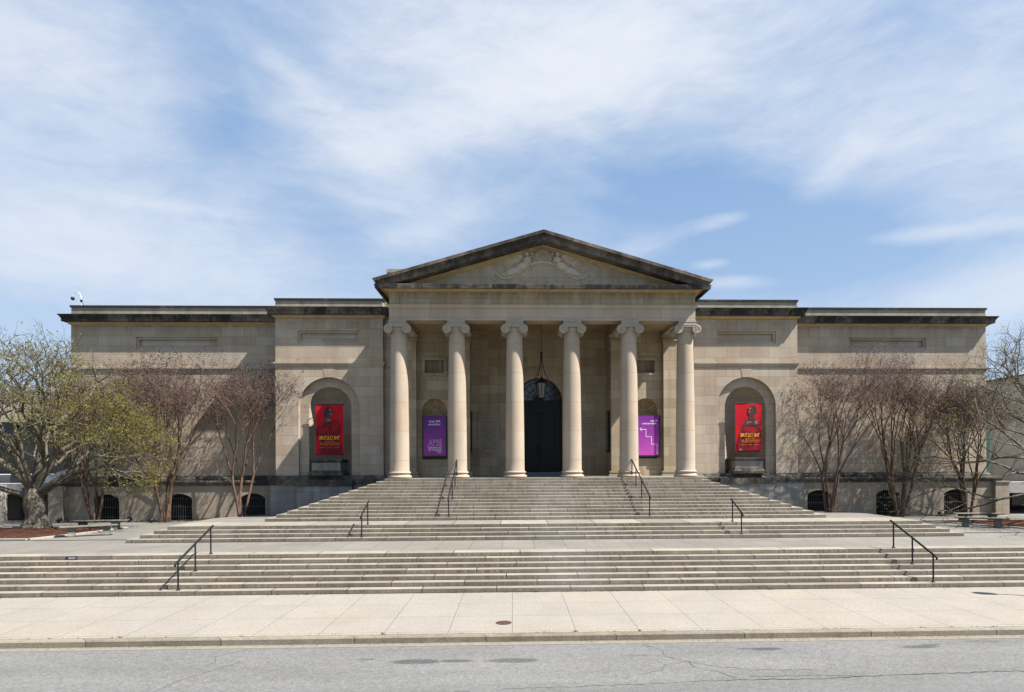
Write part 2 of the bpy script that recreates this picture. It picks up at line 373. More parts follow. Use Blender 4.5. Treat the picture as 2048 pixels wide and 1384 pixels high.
# ------------------------------------------------------------------ ground, road, pavement
g = MB(); g.box(-900, 900, -900, 900, -1.2, -.40); tag(g.build('ground', M['ground']), kind='structure')
g = MB(); g.box(-70, 70, -24, -5.20, -.42, -.160); road = tag(g.build('road', M['road']), kind='structure')
g = MB(); g.box(-70, 70, -5.20, -4.95, -.42, -.152); tag(g.build('gutter', M['gutter']), kind='structure')
g = MB(); g.box(-70, 70, -4.95, -4.735, -.39, .004, .03); tag(g.build('kerb', M['curb']), kind='structure')
g = MB(); g.box(-70, 70, -4.73, .6, -.39, 0); tag(g.build('sidewalk', M['sidewalk']), kind='structure')
rnd = random.Random(5)
def crack(pts, w, seed):
    q = random.Random(seed); L = []
    for (x0, y0), (x1, y1) in zip(pts, pts[1:]):
        n = max(2, int(math.hypot(x1-x0, y1-y0)/.12))
        for k in range(n):
            f = k/n; L.append((x0+(x1-x0)*f+q.uniform(-.02, .02), y0+(y1-y0)*f+q.uniform(-.03, .03)))
    L.append(pts[-1]); m = MB(); vs = []
    for i, (x, y) in enumerate(L):
        a = L[max(i-1, 0)]; b = L[min(i+1, len(L)-1)]; dx, dy = b[0]-a[0], b[1]-a[1]; l = math.hypot(dx, dy) or 1
        ww = w*q.uniform(.3, 1.2)
        vs += [(x-dy/l*ww, y+dx/l*ww, -.1562), (x+dy/l*ww, y-dx/l*ww, -.1562)]
    m.add(vs, [(2*i, 2*i+1, 2*i+3, 2*i+2) for i in range(len(L)-1)])
    m.build('crack', M['crack'], road)
CR = [([(1.35, -5.28), (1.7, -5.75), (1.62, -6.15), (2.05, -6.55), (2.1, -6.95)], .006, 1), ([(2.05, -6.55), (2.5, -6.9), (3.2, -7.15), (4.4, -7.2)], .006, 2),
      ([(2.05, -6.55), (1.5, -6.75), (1.35, -7.1), (.9, -7.3)], .005, 3), ([(2.1, -6.95), (2.45, -7.25), (2.7, -7.6)], .006, 4),
      ([(-7.6, -5.3), (-8.1, -5.75), (-7.9, -6.15), (-8.0, -6.4)], .006, 5), ([(-7.4, -6.2), (-7.7, -6.7), (-8.1, -7.3), (-8.2, -7.9)], .006, 6),
      ([(2.4, -7.7), (4.2, -7.72), (5.6, -7.58), (7.5, -7.5), (9.2, -7.42), (12.5, -7.3)], .016, 7), ([(3.0, -7.55), (4.0, -7.52), (5.2, -7.6)], .006, 8),
      ([(7.4, -7.5), (8.3, -7.3), (9.6, -7.25)], .005, 9), ([(-12.5, -8.2), (-9, -8.05), (-6.0, -8.18), (-2.4, -8.1)], .006, 10), ([(-1.8, -8.0), (1.0, -7.85), (2.4, -7.7)], .007, 11)]
for c in CR: crack(*c)
def sstep(a, b, x):
    t = min(1, max(0, (x-a)/(b-a))); return t*t*(3-2*t)
def ground_z(x, y):
    """plaza behind the first flight: level, rising to the second landing, falling again to the foot of the walls"""
    ax = abs(x)
    side = Z1 - .21*sstep(12, 18.2, y)
    mid = Z2 - .42*sstep(10.5, 17.5, y)
    b = 1 - sstep(WM2+.0, WM2+.25+max(0, y-7.6)*.55, ax)
    return side + (mid-side)*b - .012
WM2 = 16.9455-3*.35
g = MB()
xs = sorted(set([-60, -50, -42] + [-36+i*.6 for i in range(121)] + [42, 50, 60]))
ys = [YS1+6*tr+.12, 3.2, 4.4, 5.5, YS2+.3, 6.4, 7.0, YS2+3*tr+.15, 7.4, 7.8, 8.2, 8.7, 9.2, 9.8, 10.5, 11.2, 12, 13, 14, 15, 16, 16.8, 17.6, 18.4, 19, 22, 30]
vs = [(x, y, ground_z(x, y) if y > 7.3 else (Z1-.012)) for x in xs for y in ys]
ny = len(ys); g.add(vs, [(i*ny+j, (i+1)*ny+j, (i+1)*ny+j+1, i*ny+j+1) for i in range(len(xs)-1) for j in range(ny-1)])
tag(g.build('plaza', M['path']), kind='structure')
g = MB(); g.box(-24.6, 24.6, 6*tr+.10, YS2+.2, Z1-.10, Z1-.004); tag(g.build('lower_landing', M['plaza']), kind='structure')
g = MB(); g.box(-WM2+.02, WM2-.02, YS2+3*tr+.12, 10.2, Z2-.30, Z2-.004); tag(g.build('upper_landing', M['plaza']), kind='structure')
# ------------------------------------------------------------------ the three flights of steps
def flight(name, label, y0, k0, n, w, shrink, mat, back, dark=None):
    o = thing(name, label, 'stairs', (0, y0, (k0)*r), 'flights of stone steps')
    for k in range(n):
        m = MB(); ww = w-k*shrink
        m.box(-ww, ww, y0+k*tr, back if k == n-1 else max(y0+k*tr+.5, back if shrink else 0), (k0+k)*r-(.03 if k == 0 else 0), (k0+k+1)*r, .005)
        m.build('step', mat, o)
    return o
flight('stair_flight', 'lowest wide flight of seven grey stone steps rising from the pale sidewalk', YS1, 0, 7, 24.6, 0, M['steps_low'], 6*tr+.6)
flight('stair_flight', 'middle flight of four stone steps with stepped ends between the two landings', YS2, 7, 4, 16.9455, tr, M['steps_mid'], 8.4)
flight('stair_flight', 'tallest narrowing flight of stone steps leading up to the six columns', YS3, 11, 13, 12.6745, tr+.02, M['steps_up'], YP+.1)
# ------------------------------------------------------------------ the museum
mus = thing('museum_building', 'long pale limestone neoclassical museum with six ionic columns under a carved pediment', 'museum', (0, YP, 1.0))
def P(mb, name, mat, parent=None, smooth=False, label=None):
    o = mb.build(name, mat, parent or mus, smooth)
    if label: o['label'] = label
    return o
def frame_panel(parent, mat, x0, x1, z0, z1, y):
    """sunk panel behind the wall hole: back, stepped moulding"""
    m = MB(); w = .13
    m.holed([rect(x0, x1, z0, z1), rect(x0+w, x1-w, z0+w, z1-w)], y+.08)
    m.reveal(rect(x0, x1, z0, z1), y, y+.08)
    m.reveal(rect(x0+w, x1-w, z0+w, z1-w), y+.08, y+.22)
    m.face([(x0+w, y+.22, z0+w), (x1-w, y+.22, z0+w), (x1-w, y+.22, z1-w), (x0+w, y+.22, z1-w)])
    P(m, 'sunk_panel', mat, parent)
CORN_W = lambda z1, o: [(-.05, z1), (o, z1), (o-.04, z1-.05), (o-.13, z1-.17), (o-.13, z1-.21), (o-.16, z1-.22), (o-.16, z1-.40), (-.05, z1-.38)]
BED_W = lambda z1: [(-.05, z1), (.17, z1), (.15, z1-.05), (.05, z1-.14), (-.05, z1-.14)]
for s in (-1, 1):
    sx = lambda a, b: (min(s*a, s*b), max(s*a, s*b))
    # --- wing
    x0, x1 = sx(WP-.0, WW)
    px0, px1 = sx(19.6, 24.56)
    m = MB()
    m.holed([rect(x0, x1, 2.9, 12.74), rect(px0, px1, 11.19, 11.91)], YW)
    xe = s*WW
    m.face([(xe, YW, 2.9), (xe, 46, 2.9), (xe, 46, 13.4), (xe, YW, 13.4)])
    w = P(m, 'wing_wall', M['stone'])
    frame_panel(w, M['stone'], px0, px1, 11.19, 11.91, YW)
    pth = [(-WW, 44), (-WW, YW), (-WP-.02, YW)] if s < 0 else [(WP+.02, YW), (WW, YW), (WW, 44)]
    m = MB(); m.sweep(pth, [(-.1, 10.06), (.10, 10.06), (.10, 9.97), (.04, 9.91), (.03, 9.84), (-.1, 9.84)]); P(m, 'string_course', M['stone'], w)
    m = MB(); m.sweep(pth, [(-.1, 4.37), (.012, 4.37), (.012, 4.345), (-.1, 4.345)]); P(m, 'string_course', M['stone'], w)
    m = MB(); m.sweep(pth, [(-.3, 3.42), (.05, 3.42), (.07, 3.36), (.16, 3.27), (.18, 3.137), (-.3, 3.137)]); P(m, 'plinth', M['plinth'], w)
    pin = lambda pp, d: [(math.copysign(abs(a)-d, a) if abs(abs(a)-e) < .001 else a, b_) for (a, b_), e in zip(pp, [WW if abs(abs(a)-WW) < .001 else WP for a, _ in pp])]
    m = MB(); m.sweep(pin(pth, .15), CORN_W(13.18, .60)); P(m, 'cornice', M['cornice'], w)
    m = MB(); m.sweep(pth, BED_W(12.79)); P(m, 'bed_mould', M['bed'], w)
    m = MB(); m.sweep(pth, [(-.5, 13.72), (-.01, 13.72), (-.01, 13.1), (-.5, 13.1)]); P(m, 'parapet', M['parapet'], w)
    m = MB(); m.sweep(pth, [(-.55, 13.83), (.05, 13.83), (.05, 13.71), (-.55, 13.71)]); P(m, 'parapet_cap', M['cap'], w)
    # --- basement storey with three barred windows
    yb = YBAS
    cs = [s*c for c in (17.34, 21.68, 25.98)]
    loops = [arch(c, .75, .5, 2.085, 14, .27) for c in cs]
    b0, b1 = sx(WP+.0, 28.30)
    m = MB(); m.holed([rect(b0, b1, .3, 2.83)] + loops, yb)
    for l in loops: m.reveal(l, yb, yb+.45)
    bw = P(m, 'basement_wall', M['basement'])
    c0_, c1_ = (-28.9, -WP+.1) if s < 0 else (WP-.1, 28.9)
    m = MB(); m.sweep([(c0_, yb), (c1_, yb)], [(-.9, 3.135), (.10, 3.135), (.16, 3.10), (.16, 3.02), (.08, 2.95), (.05, 2.831), (-.9, 2.831)]); P(m, 'coping', M['plinth'], bw)
    for l, c in zip(loops, cs):
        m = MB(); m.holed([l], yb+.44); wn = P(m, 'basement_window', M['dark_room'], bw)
        m = MB()
        for i in range(11):
            xx = c-.69+i*.138; top = 2.085+.27-(xx-c)**2*.5-.02
            m.tube([(xx, yb+.16, .66), (xx, yb+.16, top)], .013, 5)
        for zz in (.95, 1.55, 2.05): m.box(c-.74, c+.74, yb+.14, yb+.18, zz, zz+.035)
        P(m, 'window_grille', M['grille'], wn)
    # terrace wall that continues the basement outwards and stands forward of it
    t0, t1 = sx(28.30, 29.17)
    m = MB(); m.box(t0, t1, yb-.30, 21, .3, 2.78); m.box(t0-(.06 if s < 0 else 0), t1+(.06 if s > 0 else 0), yb-.36, 21, 2.782, 2.86); P(m, 'terrace_wall', M['basement'])
    # --- pavilion with an arched niche
    nc = s*12.54; RO, RI, ZS = 1.797, 1.257, 7.463
    q0, q1 = sx(9.34, WP)
    px0, px1 = sx(10.73, 14.355)
    zb = 3.41
    out = arch(nc, RO, zb, ZS, 36); inn = arch(nc, RI, zb, ZS, 36)
    m = MB()
    # the opening starts at the plinth: one loop for the front with the arch as a notch
    front = [(q0, zb), (nc-RO, zb)] + [(nc-RO*math.cos(PI*k/36), ZS+RO*math.sin(PI*k/36)) for k in range(37)] + [(nc+RO, zb), (q1, zb), (q1, 12.9), (q0, 12.9)]
    m.holed([front, rect(px0, px1, 11.30, 12.035)], YP)
    xe = s*WP; m.face([(xe, YP, 1), (xe, YW+.3, 1), (xe, YW+.3, 13.6), (xe, YP, 13.6)])
    xi = s*9.34; m.face([(xi, YP, 1), (xi, YP+1, 1), (xi, YP+1, 13.6), (xi, YP, 13.6)])
    pv = P(m, 'pavilion_wall', M['stone_pav'])
    frame_panel(pv, M['stone_pav'], px0, px1, 11.30, 12.035, YP)
    m = MB(); d = .24
    ring = [(nc-RO, zb), (nc-RI, zb)] + [(nc-RI*math.cos(PI*k/36), ZS+RI*math.sin(PI*k/36)) for k in range(37)] + [(nc+RI, zb), (nc+RO, zb)] + [(nc+RO*math.cos(PI*k/36), ZS+RO*math.sin(PI*k/36)) for k in range(37)]
    m.holed([ring], YP+d)
    m.reveal(out, YP, YP+d)
    P(m, 'arch_ring', M['stone_niche'], pv)
    m = MB(); D = 1.05
    m.grid(lambda a, b: (nc+RI*math.cos(PI*a), YP+d+D*math.sin(PI*a), zb+(ZS-zb)*b), 28, 1)
    m.grid(lambda a, b: (nc+RI*math.cos(PI*a)*math.cos(PI/2*b), YP+d+D*math.sin(PI*a)*math.cos(PI/2*b), ZS+RI*math.sin(PI/2*b)), 28, 12)
    m.box(nc-RO-.05, nc+RO+.05, YP+.004, YP+1.6, zb-.3, zb+.004)
    P(m, 'niche', M['stone_niche'], pv, 1)
    # keystone joint fan above the niche is in the wall: a shallow keystone block
    m = MB(); m.prism_y([(nc-.24, ZS+RO-.0), (nc+.24, ZS+RO-.0), (nc+.38, ZS+RO+.62), (nc-.38, ZS+RO+.62)], YP-.014, YP+.1); P(m, 'keystone', M['stone_niche'], pv)
    pth = [(-WP, YW+.2), (-WP, YP), (-9.34, YP), (-9.34, YP+.5)] if s < 0 else [(9.34, YP+.5), (9.34, YP), (WP, YP), (WP, YW+.2)]
    m = MB(); m.sweep(pth, [(-.1, 10.17), (.10, 10.17), (.10, 10.07), (.05, 10.02), (.03, 9.925), (-.1, 9.925)]); P(m, 'string_course', M['stone_pav'], pv)
    # plinth is broken round the niche by a lower projecting pier
    m = MB(); m.sweep(pth, [(-.3, 3.43), (.05, 3.43), (.08, 3.34), (.20, 3.22), (.32, 3.18), (.32, 3.04), (.30, 2.95), (.30, 2.86), (-.3, 2.86)]); P(m, 'plinth', M['plinth'], pv)
    m = MB(); m.sweep(pth, [(-.3, 2.86), (.26, 2.86), (.26, .5), (-.3, .5)]); m.box(nc-1.75, nc+1.45, YP-.50, YP-.2, .5, 2.80); P(m, 'base_wall', M['granite_base'], pv)
    m = MB(); m.box(nc-1.8, nc+1.5, YP-.56, YP-.2, 2.802, 3.16); P(m, 'pier_cap', M['plinth'], pv)
    m = MB(); m.sweep(pin(pth, .13), CORN_W(13.318, .60)); P(m, 'cornice', M['cornice'], pv)
    m = MB(); m.sweep(pth, BED_W(12.925)); P(m, 'bed_mould', M['bed'], pv)
    pth2 = [(-WP, 30), (-WP, YP), (-9.34, YP), (-9.34, YP+.6)] if s < 0 else [(9.34, YP+.6), (9.34, YP), (WP, YP), (WP, 30)]
    m = MB(); m.sweep(pth2, [(-.5, 13.83), (-.01, 13.83), (-.01, 13.25), (-.5, 13.25)]); P(m, 'parapet', M['parapet'], pv)
    m = MB(); m.sweep(pth2, [(-.55, 13.944), (.05, 13.944), (.05, 13.823), (-.55, 13.823)]); P(m, 'parapet_cap', M['cap'], pv)
    # recessed link between pavilion and porch
    m = MB(); l0, l1 = sx(7.2, 9.2)
    xr0, xr1 = sx(8.0, 9.2)
    xr0, xr1 = sx(8.0, 9.4); m.box(xr0, xr1, YP+.38, YP+1.2, 1, 13.8); m.box(xr0, xr1, YP+.30, YP+.9, 9.925, 10.17); P(m, 'link_wall', M['stone_pav'])
# --- roof deck and the block behind the pediment
m = MB(); m.box(-WW+.3, WW-.3, YW+.4, 46, 12.6, 13.2); m.box(-WP+.3, WP-.3, YP+.7, 30, 13.21, 13.4); P(m, 'roof', M['concrete'])
m = MB(); m.box(-9.45, 9.45, 19.9, 34, 12.8, 16.12); at = P(m, 'attic', M['parapet'])
m = MB(); m.box(-9.52, 9.52, 19.84, 34.06, 16.122, 16.34); P(m, 'attic_cap', M['parapet'], at)
# --- porch walls
m = MB()
zt = 12.4
for s in (-1, 1):
    nc = s*6.2
    n_ = arch(nc, .72, 4.35, 7.18, 24); f_ = rect(nc-.55, nc+.55, 9.40, 10.14)
    a0, a1 = min(s*4.18, s*8.1), max(s*4.18, s*8.1)
    m.holed([rect(a0, a1, ZP-.4, zt), n_, f_], YO); m.reveal(n_, YO, YO+.5); m.reveal(f_, YO, YO+.26)
    m.face([(s*4.18, YO, ZP-.4), (s*4.18, YB, ZP-.4), (s*4.18, YB, zt), (s*4.18, YO, zt)])
    m.face([(s*8.1, YO, ZP-.4), (s*8.1, YO+1.5, ZP-.4), (s*8.1, YO+1.5, zt), (s*8.1, YO, zt)])
DR, DZ = 1.43, 7.95
dl = arch(0, DR, 3.55, DZ, 36)
m.holed([rect(-4.18, 4.18, ZP-.4, zt), dl], YB); m.reveal(dl, YB, YB+.7)
pw = P(m, 'porch_wall', M['stone_porch'])
def mk_tablet(a, b, sd):
    """stone face with rows of small cut letters"""
    t = NT('inscribed_tablet_stone'); p = t.pos(); x, y, z = t.xyz(p)
    v = t.m('DIVIDE', t.m('SUBTRACT', 6.92, z), .118); row = t.m('FLOOR', v); f = t.m('FRACT', v)
    wn = t.n('ShaderNodeTexWhiteNoise', {'noise_dimensions': '1D'}, W=t.m('ADD', row, 3.3*sd)).outputs[0]
    half = t.ramp(t.m('POWER', wn, .35), .3, 1, .2, .5)
    inr = t.m('LESS_THAN', t.m('ABSOLUTE', t.m('SUBTRACT', x, (a+b)/2)), half)
    ink = t.m('GREATER_THAN', t.noise(t.vec(t.m('MULTIPLY', x, 9), t.m('MULTIPLY', row, 7.7), 0), 1.6, 3, .8), .44)
    k = t.m('MULTIPLY', t.m('MULTIPLY', inr, ink), t.m('MULTIPLY', t.m('LESS_THAN', f, .5), t.m('MULTIPLY', t.m('GREATER_THAN', v, 0), t.m('LESS_THAN', v, 17))))
    c = t.mulv((.26, .22, .172, 1), t.ramp(t.noise(p, 4, 4), .3, .7, .92, 1.08))
    return t.out(t.mix(t.m('MULTIPLY', k, .45), c, (.06, .054, .048)), .85)
def mk_fan(xc):
    t = NT('fan_jointed_niche_stone'); p = t.pos(); x, y, z = t.xyz(p)
    a = t.m('ARCTAN2', t.m('SUBTRACT', z, 7.16), t.m('SUBTRACT', x, xc))
    f = t.m('FRACT', t.m('ADD', t.m('MULTIPLY', a, 9/PI), 20.0)); rr = t.m('SQRT', t.m('ADD', t.m('POWER', t.m('SUBTRACT', z, 7.16), 2.0), t.m('POWER', t.m('SUBTRACT', x, xc), 2.0)))
    l1 = t.m('LESS_THAN', t.m('MULTIPLY', t.m('MINIMUM', f, t.m('SUBTRACT', 1, f)), rr), .028)
    l2 = t.m('LESS_THAN', t.m('ABSOLUTE', t.m('SUBTRACT', rr, .27)), .012)
    inside = t.m('MULTIPLY', t.m('GREATER_THAN', rr, .27), t.m('GREATER_THAN', z, 7.16))
    k = t.m('MAXIMUM', t.m('MULTIPLY', l1, inside), t.m('MULTIPLY', l2, t.m('GREATER_THAN', z, 7.16)))
    c = t.mulv(t.mix(t.m('FRACT', t.m('MULTIPLY', t.m('FLOOR', t.m('ADD', t.m('MULTIPLY', a, 9/PI), 20.0)), .37)), (.25, .18, .10), (.33, .255, .155)), t.ramp(t.noise(p, 7, 4), .3, .7, .85, 1.1))
    return t.out(t.mix(k, c, (.12, .09, .055)), .9)
for s in (-1, 1):
    nc = s*6.2
    m = MB()
    m.grid(lambda a, b: (nc+.72*math.cos(PI*a), YO+.1+.5*math.sin(PI*a), 4.35+(7.18-4.35)*b), 20, 1)
    m.grid(lambda a, b: (nc+.72*math.cos(PI*a)*math.cos(PI/2*b), YO+.1+.5*math.sin(PI*a)*math.cos(PI/2*b), 7.18+.72*math.sin(PI/2*b)), 20, 10)
    P(m, 'shell_niche', mk_fan(nc), pw, 1)
    m = MB(); w = .17
    for a in ((nc-.55-w, nc+.55+w, 10.14, 10.14+w), (nc-.55-w, nc+.55+w, 9.40-w, 9.40), (nc-.55-w, nc-.55, 9.401, 10.139), (nc+.55, nc+.55+w, 9.401, 10.139)):
        m.box(a[0], a[1], YO-.09, YO+.02, a[2], a[3])
        ins = .05
        m.box(a[0]+ins, a[1]-ins, YO-.12, YO, a[2]+ins, a[3]-ins)
    pf = P(m, 'panel_frame', M['stone_porch'], pw)
    m = MB(); m.face([(nc-.55, YO+.25, 9.4), (nc+.55, YO+.25, 9.4), (nc+.55, YO+.25, 10.14), (nc-.55, YO+.25, 10.14)]); P(m, 'stained_panel', M['plinth_stain'], pf)
    # skirting course at the foot of the porch wall
    m = MB(); a0, a1 = min(s*4.1, s*8.1), max(s*4.1, s*8.1); m.box(a0, a1, YO-.06, YO+.02, ZP-.1, ZP+.36); P(m, 'skirting', M['stone_porch'], pw)
    # carved inscription tablet
    c0, c1 = min(s*2.5, s*3.66), max(s*2.5, s*3.66)
    m = MB(); m.box(c0-.1, c1+.1, YB-.05, YB+.02, 4.72, 7.12); tb = P(m, 'tablet', M['stone_porch'], pw)
    m = MB(); m.box(c0, c1, YB-.056, YB-.04, 4.82, 7.02); P(m, 'tablet_face', mk_tablet(c0, c1, s), tb)
    # tall dark display case on the side wall of the porch recess
    m = MB(); xw = s*4.18; m.box(min(xw, xw-s*.10), max(xw, xw-s*.10), YO+.5, YO+1.45, 4.75, 7.2, .03); cs_ = P(m, 'display_case', M['bronze'], pw)
    m = MB(); m.box(min(xw-s*.102, xw-s*.108), max(xw-s*.102, xw-s*.108), YO+.58, YO+1.37, 4.85, 7.1); P(m, 'display_pane', M['glass'], cs_)
# arch ring round the door
m = MB()
ring = [(DR*math.cos(PI*k/36), DZ+DR*math.sin(PI*k/36)) for k in range(37)] + [(-2.06*math.cos(PI*k/36), DZ+2.06*math.sin(PI*k/36)) for k in range(37)]
m.prism_y(ring[::-1], YB-.07, YB+.05); P(m, 'door_arch', M['stone_porch'], pw)
m = MB(); m.box(-1.9, 1.9, YB-.75, YB+.7, ZP+.004, ZP+.11, .01); m.box(-1.7, 1.7, YB-.4, YB+.7, ZP+.112, 3.55, .01); P(m, 'door_sill', plain('slate_sill', (.10, .10, .115), .6, .1), pw)
# bronze door
dr = MB(); yd = YB+.42
dr.box(-DR, -1.02, yd-.1, yd+.1, 3.55, 7.9); dr.box(1.02, DR, yd-.1, yd+.1, 3.55, 7.9); dr.box(-1.0199, 1.0199, yd-.1, yd+.1, 7.25, 7.9)
dr.box(-DR, DR, yd-.16, yd+.1, 7.902, 8.02); dr.box(-DR, DR, yd-.13, yd-.101, 7.62, 7.70)
door = P(dr, 'entrance_door', M['bronze'], mus)
m = MB(); m.box(-1.6, 1.6, YB+.701, YB+1.2, 3.3, 9.6); P(m, 'door_backing', M['dark_room'], door)  # added backing, blocks the sky behind the door and reads as unlit
for s in (-1, 1):
    l = MB(); a0, a1 = min(s*.01, s*1.02), max(s*.01, s*1.02); l.box(a0, a1, yd-.02, yd+.06, 3.56, 7.25)
    for z0, z1 in ((3.75, 4.3), (4.42, 5.5), (5.62, 6.1), (6.2, 7.05)):
        for b in ((a0+.1, a1-.1, z0, z0+.05), (a0+.1, a1-.1, z1-.05, z1), (a0+.1, a0+.15, z0+.05, z1-.05), (a1-.15, a1-.1, z0+.05, z1-.05)): l.box(b[0], b[1], yd-.045, yd-.018, b[2], b[3])
    lf = P(l, 'door_leaf', M['bronze'], door)
    h = MB(); h.tube([(s*.1, yd-.04, 5.25), (s*.1, yd-.1, 5.22), (s*.1, yd-.1, 4.75), (s*.1, yd-.04, 4.72)], .018, 6); P(h, 'handle', M['bronze'], lf)
f = MB(); f.holed([[(DR*math.cos(PI*k/30), 8.02+(DR-.05)*math.sin(PI*k/30)) for k in range(31)]], yd+.03)
fl = P(f, 'fanlight', M['fanlight_glass'], mus)
f = MB()
for k in range(1, 9):
    a = PI*k/9; f.tube([(.2*math.cos(a), yd, 8.02+.2*math.sin(a)), (1.40*math.cos(a), yd, 8.02+1.40*math.sin(a))], .018, 5)
for rr in (.26, .72, 1.12, 1.36): f.tube([(rr*math.cos(PI*k/24), yd, 8.02+rr*math.sin(PI*k/24)) for k in range(25)], .02, 5)
f.prism_y([(.24*math.cos(PI*k/12), 8.02+.24*math.sin(PI*k/12)) for k in range(13)], yd-.03, yd+.02)
P(f, 'glazing_bars', M['bronze'], fl)
# porch floor and ceiling
m = MB(); m.box(-8.1, 8.1, YC-.55, YB+.1, ZP-.12, ZP+.002); P(m, 'porch_floor', M['floor'])
m = MB(); m.box(-4.55, 4.55, YC+.44, YB+.3, 12.22, 12.6)
for s in (-1, 1):
    a0, a1 = min(s*4.9, s*7.2), max(s*4.9, s*7.2); m.box(a0, a1, YC+.44, YO+.3, 11.80, 12.3)
    b0, b1 = min(s*4.12, s*4.93), max(s*4.12, s*4.93); m.box(b0, b1, YC+.43, YO+.3, 11.56, 12.3)
m.box(-4.13, 4.13, YB-.16, YB+.1, 12.02, 12.218); m.box(-4.13, 4.13, YC+.432, YC+.6, 12.04, 12.218)
P(m, 'porch_ceiling', M['soffit'])
# pilasters behind the outer columns
for s in (-1, 1):
    for xc, hw in ((7.62, .41), (4.52, .40)):
        x = s*xc; m = MB(); m.box(x-hw, x+hw, YO-.36, YO+.05, ZP+.3, 11.16); pl = P(m, 'pilaster', M['stone_porch'])
        m = MB()
        for (e, z0, z1) in ((.05, 11.162, 11.22), (.09, 11.222, 11.30), (.03, 11.302, 11.40), (.10, 11.402, 11.48), (.14, 11.482, 11.57)): m.box(x-hw-e, x+hw+e, YO-.36-e, YO+.05, z0, z1)
        P(m, 'pilaster_capital', M['stone_porch'], pl)
        m = MB()
        for (e, z0, z1) in ((.16, ZP, ZP+.12), (.06, ZP+.122, ZP+.20), (.11, ZP+.202, ZP+.298)): m.box(x-hw-e, x+hw+e, YO-.36-e, YO+.05, z0, z1)
        P(m, 'pilaster_base', M['stone_porch'], pl)
# --- columns
def torus_prof(rc, zc, h, n=8): return [(rc+h*math.cos(-PI/2+PI*k/n), zc+h*math.sin(-PI/2+PI*k/n)) for k in range(n+1)]
c0 = (0, YC, 0)
ZT = 11.555
b = MB()
b.lathe([(.50, 0)] + torus_prof(.555, .075, .075) + [(.545, .155), (.525, .18), (.515, .21), (.53, .235)] + torus_prof(.53, .29, .052) + [(.52, .345), (.515, .37)], (0, YC, ZP+.003), 40)
shf = MB(); H = 10.98-(ZP+.37)
prof = [(.515, 0), (.502, .05)]
for k in range(1, 17):
    f_ = k/16; rr = .50-(.085)*(f_**1.7); prof.append((rr, .05+(H-.05)*f_))
shf.lathe(prof, (0, YC, ZP+.372), 40)
cap = MB(); zc = 11.10; xv = .475; rv = .235
for s in (-1, 1):                                        # volute rolls, waisted in the middle
    n = 24; rings = []
    ysr = [(-.56, .90), (-.55, 1.0), (-.44, 1.0), (-.38, .86), (-.2, .72), (0, .66), (.2, .72), (.38, .86), (.44, 1.0), (.55, 1.0), (.56, .90)]
    vs = [(s*xv+rv*k*math.cos(2*PI*q/n), YC+yy, zc+rv*k*math.sin(2*PI*q/n)) for yy, k in ysr for q in range(n)]
    fs = [(i*n+q, i*n+(q+1) % n, (i+1)*n+(q+1) % n, (i+1)*n+q) for i in range(len(ysr)-1) for q in range(n)] + [list(range(n)), [(len(ysr)-1)*n+q for q in range(n)][::-1]]
    cap.add(vs, fs)
    for face in (-1, 1):                                 # spiral ridge on both faces
        pts = []; rad = []
        for k in range(66):
            f_ = k/65; an = PI/2 - s*f_*2*PI*2.6*-1; rr = (rv-.018)*(1-f_)**.85+.018
            pts.append((s*xv+rr*math.cos(an)*1.0, YC+face*.562, zc+rr*math.sin(an))); rad.append(.022*(1-.45*f_))
        cap.tube(pts, rad, 6)
        cap.lathe([(.001, -.03), (.045, -.02), (.05, 0)], (0, 0, 0), 3, False) if False else None
        cap.tube([(s*xv, YC+face*.55, zc), (s*xv, YC+face*.592, zc)], [.05, .03], 10)
cap.box(-.475, .475, YC-.555, YC+.555, 11.20, 11.335+.0)         # channel between the volutes
cap.box(-.46, .46, YC-.575, YC-.553, 11.29, 11.325); cap.box(-.46, .46, YC-.575, YC-.553, 11.20, 11.225)
cap.box(-.50, .50, YC-.53, YC+.53, 11.337, 11.40); cap.box(-.455, .455, YC-.49, YC+.49, 11.402, 11.47); cap.box(-.47, .47, YC-.51, YC+.51, 11.472, ZT-.002)
cap.lathe([(.40, 0), (.43, .03), (.49, .10), (.52, .17), (.50, .22)], (0, YC, 10.98), 32)
for k in range(36):                                       # egg and dart round the echinus
    an = 2*PI*k/36; cap.box(.50*math.cos(an)-.022, .50*math.cos(an)+.022, YC+.50*math.sin(an)-.022, YC+.50*math.sin(an)+.022, 11.06, 11.175)
proto = shf.build('column', M['column'], mus, 1)
b.build('column_base', M['column'], proto, 1)
cap.build('column_capital', plain('capital_stone', (.27, .233, .19), .88, .12, 7, .006), proto, 1)
for i in range(6):
    o = proto if i == 0 else copy_tree(proto, mus)
    o.location = ((i-2.5)*A, 0, 0)
